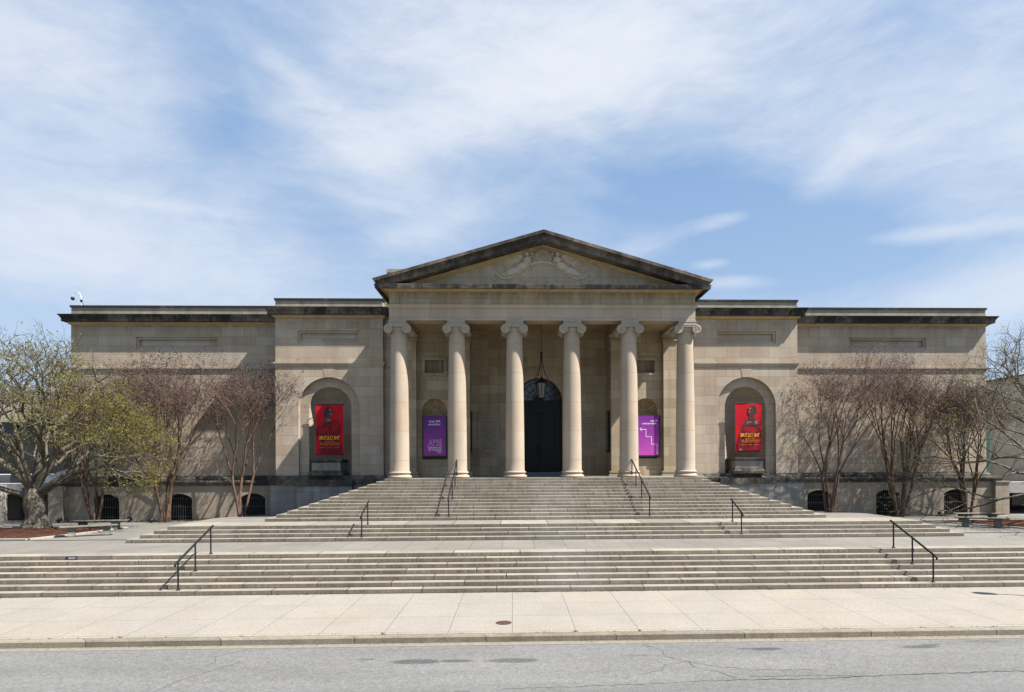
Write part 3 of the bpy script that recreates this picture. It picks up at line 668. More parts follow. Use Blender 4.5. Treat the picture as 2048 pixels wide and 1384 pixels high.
# --- entablature round three sides of the portico
pe = [(-WE, YP+.5), (-WE, YE), (WE, YE), (WE, YP+.5)]
m = MB(); m.sweep(pe, [(-.86, 12.18), (0, 12.18), (0, ZT), (-.86, ZT)]); ar = P(m, 'architrave', M['arch_stone'])
m = MB(); m.sweep(pe, [(-.6, 12.36), (.13, 12.36), (.13, 12.325), (.06, 12.23), (.05, 12.182), (-.6, 12.182)]); P(m, 'architrave_moulding', M['arch_stone'], ar)
m = MB(); m.sweep(pe, [(-.86, 13.06), (-.004, 13.06), (-.004, 12.362), (-.86, 12.362)]); P(m, 'frieze', M['frieze'])
m = MB(); m.sweep(pe, [(-.8, 13.175), (.30, 13.175), (.26, 13.13), (.10, 13.09), (.08, 13.03), (-.8, 13.03)]); P(m, 'bed_mould', M['bed'])
OV = .92
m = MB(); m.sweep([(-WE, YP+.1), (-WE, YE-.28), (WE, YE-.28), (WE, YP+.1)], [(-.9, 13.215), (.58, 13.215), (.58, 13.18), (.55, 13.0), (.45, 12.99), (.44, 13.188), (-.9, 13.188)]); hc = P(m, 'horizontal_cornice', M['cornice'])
m = MB(); m.sweep([(-WE, YP+.1), (-WE, YE-.28), (WE, YE-.28), (WE, YP+.1)], [(.10, 13.187), (.438, 13.187), (.438, 13.180), (.10, 13.176)]); P(m, 'cornice_soffit', M['bed'], hc)
# pediment
SL = (15.97-13.46)/8.64
m = MB(); yt = YE+.0
zt_ = lambda x: 15.97-abs(x)*SL
m.prism_y([(-7.55, 13.217), (7.55, 13.217), (0, zt_(0)-.55)], yt, yt+1.2); ped = P(m, 'pediment', M['tymp'])
def raking(name, d0, d1, yo, mat, xend, parent, tip=True):
    """two sloping bars; d0,d1 are vertical depths under the roof edge, yo the overhang"""
    m = MB()
    for s in (-1, 1):
        pts = [(0, zt_(0)-d0), (0, zt_(0)-d1)]
        if tip: pts += [(s*xend, zt_(xend)-d1), (s*(xend+.10*(1 if d0 == 0 else 0)), zt_(xend+.1*(1 if d0 == 0 else 0))-d0)]
        else:
            xc = (zt_(0)-d1-13.218)/SL; xc0 = (zt_(0)-d0-13.218)/SL
            pts += [(s*xc, 13.218), (s*min(xc0, 8.45), 13.218 if xc0 < 8.45 else zt_(8.45)-d0)]
        if s < 0: pts = pts[::1]
        m.prism_y(pts if s < 0 else pts[::-1], YE-yo, YP+3.2)
    return P(m, name, mat, parent)
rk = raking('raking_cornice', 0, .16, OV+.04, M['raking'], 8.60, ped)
raking('raking_fillet', .162, .26, OV-.07, M['raking'], 8.50, rk)
raking('raking_corona', .262, .50, OV-.12, M['raking'], 0, rk, False)
raking('raking_bed_mould', .502, .60, .16, M['bed'], 0, rk, False)
raking('raking_bed_mould', .602, .68, .07, M['bed'], 0, rk, False)
# carved relief: two winged figures holding a garland over a tablet
rl = MB(); yr = yt
def rp(px, py): return (-12.21+0 + (px/2048*250+960-1085+.0)*.02645+12.20, 13.44+(569-(490+py/737*90))*.0262)
def blob(cx, cy, rx, ry, rot=0, d=.07, n=16, rings=4):
    d = d*2.6; rx *= 1.12; ry *= 1.15
    x0, z0 = rp(cx, cy); kx = 250/2048*.02645; kz = 90/737*.0262
    vs = [(x0, yr-d, z0)]; fs = []
    for j in range(1, rings+1):
        f_ = j/rings; dep = d*math.sqrt(max(0, 1-f_*f_))
        for k in range(n):
            an = 2*PI*k/n; a, b_ = rx*f_*math.cos(an), ry*f_*math.sin(an)
            X = a*math.cos(rot)-b_*math.sin(rot); Z = a*math.sin(rot)+b_*math.cos(rot)
            vs.append((x0+X*kx, yr-dep+.004, z0+Z*kz))
    for k in range(n): fs.append((0, 1+k, 1+(k+1) % n))
    for j in range(rings-1):
        for k in range(n): fs.append((1+j*n+k, 1+(j+1)*n+k, 1+(j+1)*n+(k+1) % n, 1+j*n+(k+1) % n))
    rl.add(vs, fs)
def ridge(pts, w0, w1, d=.05):
    d = d*2.6
    L = [Vector((*rp(*p), 0)) for p in pts]; pp = []; rr = []
    N = 14
    for i in range(N+1):
        f_ = i/N*(len(L)-1); k = min(int(f_), len(L)-2); u = f_-k
        p0, p1, p2, p3 = L[max(k-1, 0)], L[k], L[k+1], L[min(k+2, len(L)-1)]
        q = .5*((2*p1)+(p2-p0)*u+(2*p0-5*p1+4*p2-p3)*u*u+(3*p1-p0-3*p2+p3)*u**3)
        w = (w0+(w1-w0)*i/N)*.00323
        pp.append((q.x, yr-.012, q.y)); rr.append(w)
    vs0 = len(rl.v); rl.tube(pp, rr, 8)
    for i in range(vs0, len(rl.v)):                       # flatten the tube against the stone
        x, y, z = rl.v[i]; rl.v[i] = (x, yr-.012+(y-(yr-.012))*min(1, d/max(max(rr), .001)), z)
def fig(fx):
    F = lambda x, y: (fx(x), y)
    mir = 1 if fx(0) == 0 else -1
    # wing: long overlapping feathers fanning outwards
    for i in range(9):
        f_ = i/8; ex, ey = 310+f_*150, 300+f_*110-(0 if i else 20)
        ridge([F(690-f_*60, 150+f_*120), F(560-f_*20, 175+f_*125), F(ex, ey)], 19, 8, .075)
    for i in range(6): ridge([F(700, 150+i*16), F(620, 165+i*24), F(520+i*12, 200+i*30)], 15, 9, .10)
    blob(*F(640, 185), 70, 48, -.3*mir, .06)
    # head, hair, shoulders, arm to garland
    blob(*F(760, 160), 38, 44, 0, .12); blob(*F(735, 150), 40, 36, 0, .08); blob(*F(850, 150), 40, 30, 0, .05)
    blob(*F(765, 250), 70, 62, .3*mir, .10)
    ridge([F(740, 240), F(800, 290), F(850, 325), F(900, 260)], 26, 15, .09); ridge([F(790, 220), F(840, 190), F(890, 210)], 18, 14, .08)
    # body and drapery trailing to the outside
    blob(*F(680, 360), 120, 70, .55*mir, .085); blob(*F(540, 440), 150, 66, .35*mir, .07)
    for i in range(7): ridge([F(800-i*12, 320+i*6), F(690-i*12, 440+i*6), F(520-i*18, 520+i*8), F(330-i*18, 560-i*22)], 16, 8, .05)
    for i in range(5): ridge([F(430-i*10, 520-i*34), F(300, 480-i*26), F(170+i*14, 500-i*42)], 15, 6, .045)
    for i in range(3): ridge([F(240, 420+i*30), F(190-i*10, 500+i*12), F(260-i*20, 580)], 12, 6, .04)
    # curling ribbon below
    for q in (55, 34): ridge([F(720+q*math.cos(a*.7), 560+q*.8*math.sin(a*.7)) for a in range(8)], 8, 6, .03)
fig(lambda x: x); fig(lambda x: 2020-x)
ridge([(890, 260), (900, 190), (950, 125), (1010, 105), (1070, 125), (1125, 190), (1150, 260)], 32, 32, .10)
for i in range(22):
    a = PI*(i+.5)/22; blob(1018-118*math.cos(a), 245-130*math.sin(a), 15, 15, 0, .13, 8, 3)
for i in range(4): ridge([(840, 300+i*7), (1010, 275+i*5), (1190, 300+i*7)], 9, 9, .03)
rl.build('relief', M['relief'], ped, 1)
# ------------------------------------------------------------------ text
def text_mb(mb, body, x0, x1, z0, z1, y, mirror=True, bold=0):
    cu = bpy.data.curves.new('t', 'FONT'); cu.body = body; cu.resolution_u = 3; cu.offset = bold
    o = bpy.data.objects.new('t', cu); COL.objects.link(o)
    bpy.context.view_layer.update()
    me = o.evaluated_get(bpy.context.evaluated_depsgraph_get()).to_mesh()
    xs = [v.co.x for v in me.vertices]; zs = [v.co.y for v in me.vertices]
    a, b_, c, d = min(xs), max(xs), min(zs), max(zs)
    vs = []
    for v in me.vertices:
        u = (v.co.x-a)/(b_-a); w = (v.co.y-c)/(d-c)
        if mirror: u = 1-u
        vs.append((x0+(x1-x0)*u, y, z0+(z1-z0)*w))
    mb.add(vs, [tuple(p.vertices) for p in me.polygons])
    bpy.data.objects.remove(o); bpy.data.curves.remove(cu)
# ------------------------------------------------------------------ red exhibition banners in the niches
def banner(label, X0, X1, ZB, ZT_, poly_sets, tx0, tx1, zl):
    y = YP-.10
    o = thing('exhibition_banner', label, 'banner', ((X0+X1)/2, y, ZB), 'red exhibition banners in the arched niches')
    def bx(u, v):                                          # gently rippled cloth
        return (X0+(X1-X0)*u, y+.018*math.sin(u*7+v*5)*math.sin(v*3+.6), ZT_+(ZB-ZT_)*v)
    m = MB(); m.grid(bx, 14, 24); m.grid(lambda a, b: (bx(a, b)[0], bx(a, b)[1]+.012, bx(a, b)[2]), 14, 24); m.build('cloth', M['red_cloth'], o, 2)
    for zz, rr in ((ZT_+.02, .025), (ZB-.02, .02)):
        m = MB(); m.tube([(X0-.05, y+.01, zz), (X1+.05, y+.01, zz)], rr, 8); rod = m.build('banner_rod', M['iron'], o)
        for x in (X0+.1, X1-.1): m = MB(); m.tube([(x, y+.03, zz), (x, y+.55, zz+.02)], .018, 6); m.build('wall_bracket', M['iron'], rod)
    mats = [M['red_print'], M['red_fold'], M['skin_print'], M['skin_light'], M['hair_print']]
    m = MB()
    for i, (mi, pl) in enumerate(poly_sets):
        m.cm = mi; m.holed([[(X0+(X1-X0)*u, ZT_+(ZB-ZT_)*v) for u, v in pl]], y-.024-.0025*i)
    m.build('printed_figure', mats, o)
    m = MB(); w = X1-X0; ytx = y-.052
    X = lambda f: X0+w*f
    text_mb(m, 'THE CULTURE', X(tx0), X(tx1), zl[0], zl[0]+.21, ytx, True, 0); m.build('title_lettering', M['yellow_ink'], o)
    wd = tx1-tx0
    for body, fa, fb, dz, hh in (('HIP HOP &', .27, .73, 0, .058), ('CONTEMPORARY ART', .01, 1, -.105, .06), ('IN THE 21ST CENTURY', .02, 1, -.205, .06), ('APRIL 5 - JULY 16, 2023', .02, 1, -.375, .053)):
        m = MB(); text_mb(m, body, X(tx0+wd*fa), X(tx0+wd*fb), zl[1]+dz, zl[1]+dz+hh, ytx); m.build('line_of_lettering', M['orange_ink'], o)
def nz(pts, x0, x1, y0, y1): return [((x-x0)/(x1-x0), (y-y0)/(y1-y0)) for x, y in pts]
rb = (228, 530, 395, 945)
banner('red banner of a figure leaning back, in the sunnier niche beside the right hand trees', 11.81, 13.42, 4.767, 7.645, [
    (0, nz([(322, 640), (352, 606), (372, 640), (440, 650), (500, 622), (520, 700), (528, 770), (526, 938), (262, 938), (244, 860), (272, 750), (298, 700), (330, 715)], *rb)),
    (1, nz([(330, 660), (440, 668), (480, 690), (470, 740), (330, 738), (312, 700)], *rb)), (1, nz([(452, 800), (500, 790), (490, 930), (430, 930)], *rb)),
    (2, nz([(372, 578), (452, 574), (488, 582), (499, 630), (478, 648), (446, 646), (400, 640), (340, 655), (318, 705), (302, 696), (316, 624), (348, 592)], *rb)),
    (3, nz([(446, 582), (478, 588), (488, 622), (462, 638), (446, 610)], *rb)), (3, nz([(362, 606), (400, 600), (420, 612), (372, 622), (338, 640)], *rb)),
    (2, nz([(384, 536), (440, 536), (452, 582), (372, 584)], *rb)),
    (4, nz([(400, 420), (432, 416), (458, 432), (470, 464), (464, 500), (450, 532), (430, 520), (420, 440)], *rb)),
    (2, nz([(374, 452), (386, 432), (408, 424), (430, 434), (440, 480), (436, 530), (420, 548), (394, 540), (374, 512), (368, 490), (378, 476)], *rb)),
    (3, nz([(384, 446), (404, 438), (410, 456), (392, 466)], *rb)), (3, nz([(376, 478), (392, 474), (398, 496), (380, 502)], *rb)),
    (3, nz([(262, 925), (284, 914), (302, 920), (304, 938), (262, 938)], *rb))], .18, .90, (5.63, 5.50))
lb = (250, 562, 405, 965)
banner('red banner of a figure in a puffed dark dress, in the niche half in shadow', -13.29, -11.68, 4.677, 7.614, [
    (0, nz([(252, 668), (320, 634), (352, 600), (430, 586), (480, 574), (524, 622), (534, 700), (520, 745), (534, 840), (556, 960), (300, 960), (296, 770), (254, 764)], *lb)),
    (1, nz([(430, 600), (480, 590), (512, 640), (510, 700), (440, 690)], *lb)), (1, nz([(270, 690), (380, 660), (400, 700), (280, 740)], *lb)),
    (2, nz([(346, 560), (410, 545), (440, 590), (400, 606), (340, 612)], *lb)), (3, nz([(366, 566), (396, 560), (432, 584), (380, 592)], *lb)),
    (4, nz([(348, 480), (354, 450), (376, 432), (404, 430), (420, 438), (398, 462), (386, 505), (378, 540), (356, 552), (340, 540), (346, 512)], *lb)),
    (2, nz([(398, 440), (420, 440), (436, 458), (442, 480), (452, 500), (443, 508), (444, 522), (432, 534), (410, 538), (384, 552), (380, 520), (386, 480)], *lb)),
    (3, nz([(402, 452), (424, 452), (430, 476), (408, 474)], *lb)), (3, nz([(410, 505), (440, 506), (438, 522), (416, 524)], *lb))], .13, .87, (5.55, 5.42))
# ------------------------------------------------------------------ purple signs beside the porch
def purple_sign(label, X0, X1, ZB, ZT_):
    y = YO-.16; o = thing('purple_sign', label, 'sign', ((X0+X1)/2, y, ZB), 'purple signs in the porch niches')
    m = MB(); m.box(X0-.035, X1+.06, y+.012, y+.26, ZB-.09, ZT_+.01); m.build('sign_case', M['black_frame'], o)
    m = MB(); m.box(X0, X1, y, y+.014, ZB, ZT_); m.build('sign_face', M['purple'] if X0 < 0 else M['magenta'], o)
    return o, y-.003
sg, y = purple_sign('darker purple sign with welcome text and thin letter logo, behind columns on the shaded side', -6.83, -5.55, 4.56, 6.86)
fx = lambda px: -6.83+(px-78)/(512-78)*1.28
fz = lambda py: 6.86-(py-518)/(1298-518)*2.30
m = MB(); text_mb(m, 'All are', fx(186), fx(412), fz(640), fz(596), y); text_mb(m, 'welcome.', fx(158), fx(412), fz(698), fz(655), y)
text_mb(m, 'BALTIMORE', fx(172), fx(426), fz(1158), fz(1128), y, True, .01); text_mb(m, 'MUSEUM OF', fx(172), fx(426), fz(1202), fz(1172), y, True, .01); text_mb(m, 'ART', fx(342), fx(426), fz(1242), fz(1214), y, True, .01)
for i in range(13): m.box(fx(142+i*23.5), fx(142+i*23.5+14), y, y+.002, fz(1106), fz(1101))
m.build('lettering', M['white_ink'], sg)
m = MB(); text_mb(m, 'BMA', fx(174), fx(424), fz(1096), fz(976), y, True, -.018); m.build('logo', M['faint_ink'], sg)
sg, y = purple_sign('brighter purple sign with a dotted stepped arrow, behind the columns on the sunny side', 5.70, 6.98, 4.53, 6.86)
fx = lambda px: 5.70+(px-70)/(497-70)*1.28
fz = lambda py: 6.86-(py-508)/(1282-508)*2.33
m = MB(); text_mb(m, 'Free', fx(328), fx(456), fz(622), fz(588), y); text_mb(m, 'Admission', fx(166), fx(448), fz(676), fz(640), y)
m.build('lettering', M['white_ink'], sg)
m = MB()
path = [(150, 775), (238, 775), (238, 918), (345, 918), (345, 1065), (454, 1065), (454, 1240)]
for (a, b_), (c, d) in zip(path, path[1:]):
    L = math.hypot(c-a, d-b_); n = int(L/22)
    for k in range(n):
        f_ = k/n; q = 13/L; x0, z0 = a+(c-a)*f_, b_+(d-b_)*f_; x1, z1 = a+(c-a)*(f_+q), b_+(d-b_)*(f_+q)
        m.box(min(fx(x0-4), fx(x1+4)), max(fx(x0-4), fx(x1+4)), y, y+.002, min(fz(z1+4), fz(z0-4)), max(fz(z1+4), fz(z0-4)))
m.box(fx(444), fx(466), y, y+.002, fz(1250), fz(1228))
for sg_ in (-1, 1):
    p0 = (fx(112), fz(772)); p1 = (fx(152), fz(772+sg_*32)); w = .022
    m.face([(p0[0], y, p0[1]), (p1[0], y, p1[1]), (p1[0]+w*1.4, y, p1[1]), (p0[0]+w*2.2, y, p0[1])])
m.build('arrow', M['white_ink'], sg)
# ------------------------------------------------------------------ pedestals in the niches
for s, lb_ in ((-1, 'empty stone pedestal in deep shade under the half shadowed red banner'), (1, 'empty stone pedestal under the red banner with stepped base, dappled by sun')):
    c = s*12.54+(-.08 if s < 0 else .0); yf = YP-.38
    o = thing('stone_pedestal', lb_, 'pedestal', (c, YP, 3.43), 'stone pedestals below the banners')
    m = MB(); m.box(c-.83, c+.83, yf, YP+1.0, 3.434, 4.32-.14); m.build('die', M['granite_base'], o)
    m = MB(); m.sweep([(c-.83, YP+1), (c-.83, yf), (c+.83, yf), (c+.83, YP+1)], [(-.1, 3.72), (.02, 3.72), (.08, 3.62), (.16, 3.58), (.16, 3.43), (-.1, 3.43)]); m.build('pedestal_base', M['plinth'], o)
    m = MB(); m.box(c-.83, c+.83, yf, YP+1.0, 4.182, 4.26); m.sweep([(c-.83, YP+1), (c-.83, yf), (c+.83, yf), (c+.83, YP+1)], [(-.1, 4.38), (.12, 4.38), (.12, 4.30), (.05, 4.22), (.01, 4.18), (-.1, 4.18)]); m.box(c-.80, c+.80, yf+.05, YP+1.0, 4.30, 4.385); m.build('pedestal_cap', M['plinth'], o)
# ------------------------------------------------------------------ hanging lantern
lo = thing('hanging_lantern', 'dark bronze lantern hanging on a long rod in front of the arched doorway', 'lantern', (0, 15.6, 7.6))
m = MB(); m.tube([(0, 15.6, 12.22), (0, 15.6, 10.35)], .018, 6); m.lathe([(.09, 0), (.09, .04), (.03, .09)], (0, 15.6, 12.14), 12); m.build('hanging_rod', M['bronze'], lo)
m = MB(); m.lathe([(.03, -.1), (.07, -.06), (.07, .05), (.02, .1)], (0, 15.6, 10.3), 8)
for k in range(6):
    a = 2*PI*k/6+.3; pts = []
    for q in range(9):
        f_ = q/8; rr = .05+.26*f_**2.2+(.12*max(0, f_-.85)/.15); pts.append((rr*math.cos(a), 15.6+rr*math.sin(a), 10.3-1.42*f_))
    m.tube(pts, .013, 5)
m.build('lantern_stays', M['bronze'], lo)
m = MB(); m.lathe([(.02, 1.36), (.06, 1.30), (.05, 1.24), (.14, 1.16), (.30, 1.06), (.33, 1.02), (.33, .98), (.28, .97)], (0, 15.6, 7.62), 8); m.build('lantern_crown', M['bronze'], lo)
m = MB(); m.lathe([(.17, .14), (.27, .965)], (0, 15.6, 7.62), 8); m.build('lantern_glass', M['lamp_glass'], lo)
m = MB()
for k in range(8):
    a = 2*PI*k/8; m.tube([(.18*math.cos(a), 15.6+.18*math.sin(a), 7.74), (.285*math.cos(a), 15.6+.285*math.sin(a), 8.6)], .016, 5)
m.lathe([(.01, -.04), (.05, 0), (.04, .05), (.15, .09), (.20, .12), (.20, .15), (.16, .16)], (0, 15.6, 7.62), 8); m.build('lantern_frame', M['bronze'], lo)
# ------------------------------------------------------------------ handrails
def handrail(label, x, ks, ytop, y0):
    """posts on the given steps (k counts risers up from the sidewalk)"""
    o = thing('handrail', label, 'handrail', (x, y0(ks[0]), ks[0]*r), 'black iron handrails on the steps')
    hp = .88; tops = []
    for k in ks:
        yy = y0(k); z = k*r; m = MB(); m.tube([(x, yy, z), (x, yy, z+hp)], .026, 8); m.lathe([(.06, 0), (.06, .02), (.03, .05), (.024, .09)], (x, yy, z), 10); m.build('post', M['iron'], o); tops.append((x, yy, z+hp))
    a, b_ = Vector(tops[0]), Vector(tops[-1]); d = (b_-a).normalized()
    m = MB(); m.tube([a-d*.16+Vector((0, -.02, -.07)), a-d*.18+Vector((0, 0, 0)), a-d*.1+Vector((0, 0, .02)), a+Vector((0, 0, .02)), b_+Vector((0, 0, .02)), b_+d*.16+Vector((0, 0, .02)), b_+d*.19], .034, 8)
    m.build('rail', M['iron'], o, 1)
f1 = lambda k: YS1+(k-1)*tr+.17; f2 = lambda k: YS2+(k-8)*tr+.17; f3 = lambda k: YS3+(k-12)*tr+.17
handrail('black handrail with three posts on the lowest flight, nearest the left tree', -12.03, [1, 4, 7], 0, f1)
handrail('black handrail with three posts on the lowest flight, nearest the right hand benches', 11.92, [1, 4, 7], 0, f1)
handrail('short two post black handrail on the middle flight below the half shadowed red banner', -7.72, [8, 11], 0, f2)
handrail('short two post black handrail on the middle flight on the sunny banner side', 7.74, [8, 11], 0, f2)
handrail('long black handrail up the tall flight, ending below the second column from the shaded pavilion', -4.54, [12, 17, 21, 24], 0, f3)
handrail('long black handrail up the tall flight, ending below the second column from the sunny pavilion', 4.60, [12, 17, 21, 24], 0, f3)
# ------------------------------------------------------------------ benches
def bench(label, x, y, z, L, rot):
    o = thing('stone_bench', label, 'bench', (x, y, z), 'stone benches on the plaza')
    m = MB(); hw = .24
    m.sweep([(x-L/2+.06, y+hw-.05), (x-L/2+.06, y-hw+.05), (x+L/2-.06, y-hw+.05), (x+L/2-.06, y+hw-.05)], [(-.1, z+.46), (.05, z+.46), (.06, z+.44), (.05, z+.41), (.0, z+.385), (-.1, z+.385)])
    m.box(x-L/2+.06, x+L/2-.06, y-hw+.05, y+hw-.0, z+.386, z+.4605); m.build('seat', M['bench'], o)
    for s in (-1, 1):
        c = x+s*L*.3; m = MB()
        prof = [(-.17, z), (.17, z), (.18, z+.06), (.13, z+.12), (.12, z+.2), (.16, z+.3), (.23, z+.386), (-.23, z+.386), (-.16, z+.3), (-.12, z+.2), (-.13, z+.12), (-.18, z+.06)]
        m.prism_x([(y+a, b_) for a, b_ in prof], c-.13, c+.13); m.build('leg', M['bench'], o)
    o.rotation_euler.z = R_(rot); return o
bench('angled stone bench in front of the left mulch bed, scroll legs in sun', -20.25, 8.45, Z1-.005, 2.1, 30)
bench('longer straight stone bench behind the angled one, by the left crape myrtles', -21.7, 11.35, Z1-.02, 2.5, 4)
bench('angled dark stone bench at the edge of the right mulch bed', 20.45, 9.2, Z1-.01, 2.1, -30)
bench('straight stone bench behind the angled one, by the right crape myrtles', 22.3, 11.9, Z1-.02, 2.5, -3)
# ------------------------------------------------------------------ planting beds
def bed(pts, label):
    z = Z1
    m = MB(); n = 14
    cx = sum(p[0] for p in pts)/len(pts); cy = sum(p[1] for p in pts)/len(pts)
    def fn(u, v):
        k = u*len(pts); i = int(k) % len(pts); f_ = k-int(k); a = pts[i]; b_ = pts[(i+1) % len(pts)]
        px, py = a[0]+(b_[0]-a[0])*f_, a[1]+(b_[1]-a[1])*f_
        return (cx+(px-cx)*v, cy+(py-cy)*v, ground_z(cx, py)+.012+.012+.14*(1-v*v)+rnd.uniform(0, .02)*(1-v))
    m.grid(fn, 64, 8); tag(m.build('mulch_bed', M['mulch']), kind='structure')
    m = MB(); P_ = pts+[pts[0]]
    for a, b_ in zip(P_, P_[1:]):
        d = Vector((b_[0]-a[0], b_[1]-a[1])); L = d.length; d.normalize(); nrm = Vector((d.y, -d.x))
        c = [(a[0]+nrm.x*w-d.x*.02, a[1]+nrm.y*w-d.y*.02) for w in (-.02, .16)]; e = [(b_[0]+nrm.x*w+d.x*.02, b_[1]+nrm.y*w+d.y*.02) for w in (-.02, .16)]
        z0, z1 = Z1-.2, Z1+.055
        q = [c[0], c[1], e[1], e[0]]
        m.add([(x, y, z0) for x, y in q]+[(x, y, z1-.06*sstep(11, 14, y)) for x, y in q], [(0, 1, 2, 3), (4, 5, 6, 7), (0, 1, 5, 4), (1, 2, 6, 5), (2, 3, 7, 6), (3, 0, 4, 7)])
    tag(m.build('bed_edging', M['edging']), kind='structure')
bed([(-31, 7.1), (-21.9, 7.15), (-21.25, 9.0), (-20.95, 12.2), (-31, 12.6)], '')
bed([(31, 7.6), (22.0, 8.0), (21.3, 9.2), (19.9, 12.5), (31, 12.9)][::-1], '')
# ------------------------------------------------------------------ trees
class Tree:
    def __init__(s, seed, ymax=99): s.q = random.Random(seed); s.wood = MB(); s.twig = MB(); s.tips = []; s.ymax = ymax
    def branch(s, p, d, L, r0, lev, cfg):
        q = s.q; n = 4 if lev < 2 else 3
        pts = [p.copy()]; rad = [r0]; dd = d.copy(); r1 = r0*cfg['taper']
        for i in range(n):
            j = Vector((q.uniform(-1, 1), q.uniform(-1, 1), q.uniform(-1, 1)))*cfg['wob']*(1.6 if lev > 3 else 1)
            dd = (dd + j + Vector((0, 0, cfg['up'][min(lev, len(cfg['up'])-1)]))).normalized()
            if p.y+dd.y*L > s.ymax: dd.y = -abs(dd.y)*.4; dd.normalize()
            p = p + dd*(L/n); pts.append(p.copy()); rad.append(r0+(r1-r0)*(i+1)/n)
        (s.wood if lev < cfg['woodlev'] else s.twig).tube(pts, rad, 8 if lev == 0 else 6 if lev == 1 else 4 if lev < cfg['woodlev'] else 3, False)
        if lev >= cfg['levels']:
            s.tips.append((p, dd)); return
        k = q.choice(cfg['kids'][min(lev, len(cfg['kids'])-1)])
        base = q.uniform(0, 2*PI)
        for i in range(k):
            an = R_(q.uniform(*cfg['ang'][min(lev, len(cfg['ang'])-1)])); az = base+2*PI*i/k+q.uniform(-.5, .5)
            o = dd.orthogonal().normalized(); w = dd.cross(o)
            nd = (dd*math.cos(an)+(o*math.cos(az)+w*math.sin(az))*math.sin(an)).normalized()
            sl = q.uniform(*cfg['len'])
            s.branch(p, nd, L*sl, r1*(.92 if i == 0 else q.uniform(.62, .8)), lev+1, cfg)
        # side shoots along the branch
        if lev >= cfg['sidelev']:
            for i in range(cfg['side']):
                t = q.choice(pts[1:]); an = R_(q.uniform(25, 65)); az = q.uniform(0, 2*PI)
                o = dd.orthogonal().normalized(); w = dd.cross(o); nd = (dd*math.cos(an)+(o*math.cos(az)+w*math.sin(az))*math.sin(an)).normalized()
                s.branch(t.copy(), nd, L*q.uniform(.4, .8), min(r1*.5, .0105), max(cfg['levels']-1, lev+1), cfg)
CM = dict(taper=.78, wob=.075, up=[.03, .045, .06, .05, .04, .02], woodlev=3, levels=6, kids=[[2, 3], [2, 2, 3], [2, 3], [2, 2, 3], [2, 2, 3], [2, 2]],
          ang=[(10, 20), (12, 26), (14, 30), (15, 34), (18, 40), (20, 45)], len=(.66, .86), sidelev=3, side=2)
def crape(label, x, y, seed, h, spread, nst, lean=0, group='bare crape myrtles along the front wall', dense=1.0):
    z = ground_z(x, y)-.03
    o = thing('crape_myrtle', label, 'tree', (x, y, z), group)
    t = Tree(seed, YW-.35); q = t.q
    for i in range(nst):
        a = 2*PI*i/nst+q.uniform(-.4, .4); tilt = R_(q.uniform(5, 17))*spread
        d = Vector((math.cos(a)*math.sin(tilt)+lean, math.sin(a)*math.sin(tilt)*.6-.02, math.cos(tilt))).normalized()
        t.branch(Vector((x+.16*math.cos(a), y+.13*math.sin(a), z)), d, h*q.uniform(.26, .31), q.uniform(.068, .10), 0, CM)
    t.wood.build('trunk', M['bark_brown'], o, 2)
    t.twig.build('crown', M['twig'], o)
    m = MB(); zm = max(p.z for p, d in t.tips)
    for p, d in t.tips:
        if q.random() > (.30+1.1*max(0, (p.z-z)/(zm-z)-.5))*dense: continue
        for k in range(q.randint(5, 10)):
            c = p+d*q.uniform(-.05, .26)+Vector((q.gauss(0, .05), q.gauss(0, .05), q.gauss(0, .04))); s_ = q.uniform(.014, .034)
            u = Vector((q.uniform(-1, 1), q.uniform(-1, 1), q.uniform(-1, 1))).normalized(); v = u.orthogonal()
            m.face([c-u*s_, c+v*s_, c+u*s_, c-v*s_])
    m.build('seed_heads', M['seed'], o)
    return o
crape('bare crape myrtle at the far left of the wall, mixed among pale green shoots', -26.1, 17.7, 11, 7.4, 1.0, 4)
crape('tall bare crape myrtle with straight stems, between the two left barred windows', -21.9, 17.5, 22, 8.7, 1.05, 5)
crape('bare crape myrtle in the diagonal shadow, leaning by the left pavilion corner', -17.5, 17.3, 33, 8.3, .95, 3, .03)
crape('bare crape myrtle nearest the sunny pavilion, its twigs overlapping the pavilion corner', 17.4, 17.45, 44, 8.1, 1.05, 4, -.03)
crape('largest bare crape myrtle in the middle of the right wing wall', 21.75, 17.5, 55, 8.8, 1.0, 5)
crape('bare crape myrtle at the outer end of the right wing by the last barred window', 26.0, 17.55, 66, 8.0, .85, 5, .02)
MG = dict(taper=.74, wob=.16, up=[.03, .02, .02, .03, .03, .02], woodlev=4, levels=6, kids=[[3], [2, 3], [2, 2, 3], [2, 2, 3], [2, 2, 3], [2, 2]],
          ang=[(20, 36), (22, 40), (22, 44), (25, 48), (25, 52), (25, 58)], len=(.64, .86), sidelev=3, side=2)
def leaves(m, tips, q, cnt, size, spread):
    for p, d in tips:
        for k in range(q.randint(*cnt)):
            c = p+Vector((q.gauss(0, spread), q.gauss(0, spread), q.gauss(0, spread*.7))); s_ = q.uniform(*size)
            u = Vector((q.uniform(-1, 1), q.uniform(-1, 1), q.uniform(-.2, 1))).normalized(); v = u.orthogonal(); v = (v*math.cos(q.uniform(0, 6))+u.cross(v)*math.sin(q.uniform(0, 6))).normalized()
            m.face([c, c+u*s_*.6+v*s_*.32, c+u*s_*1.3, c+u*s_*.6-v*s_*.32])
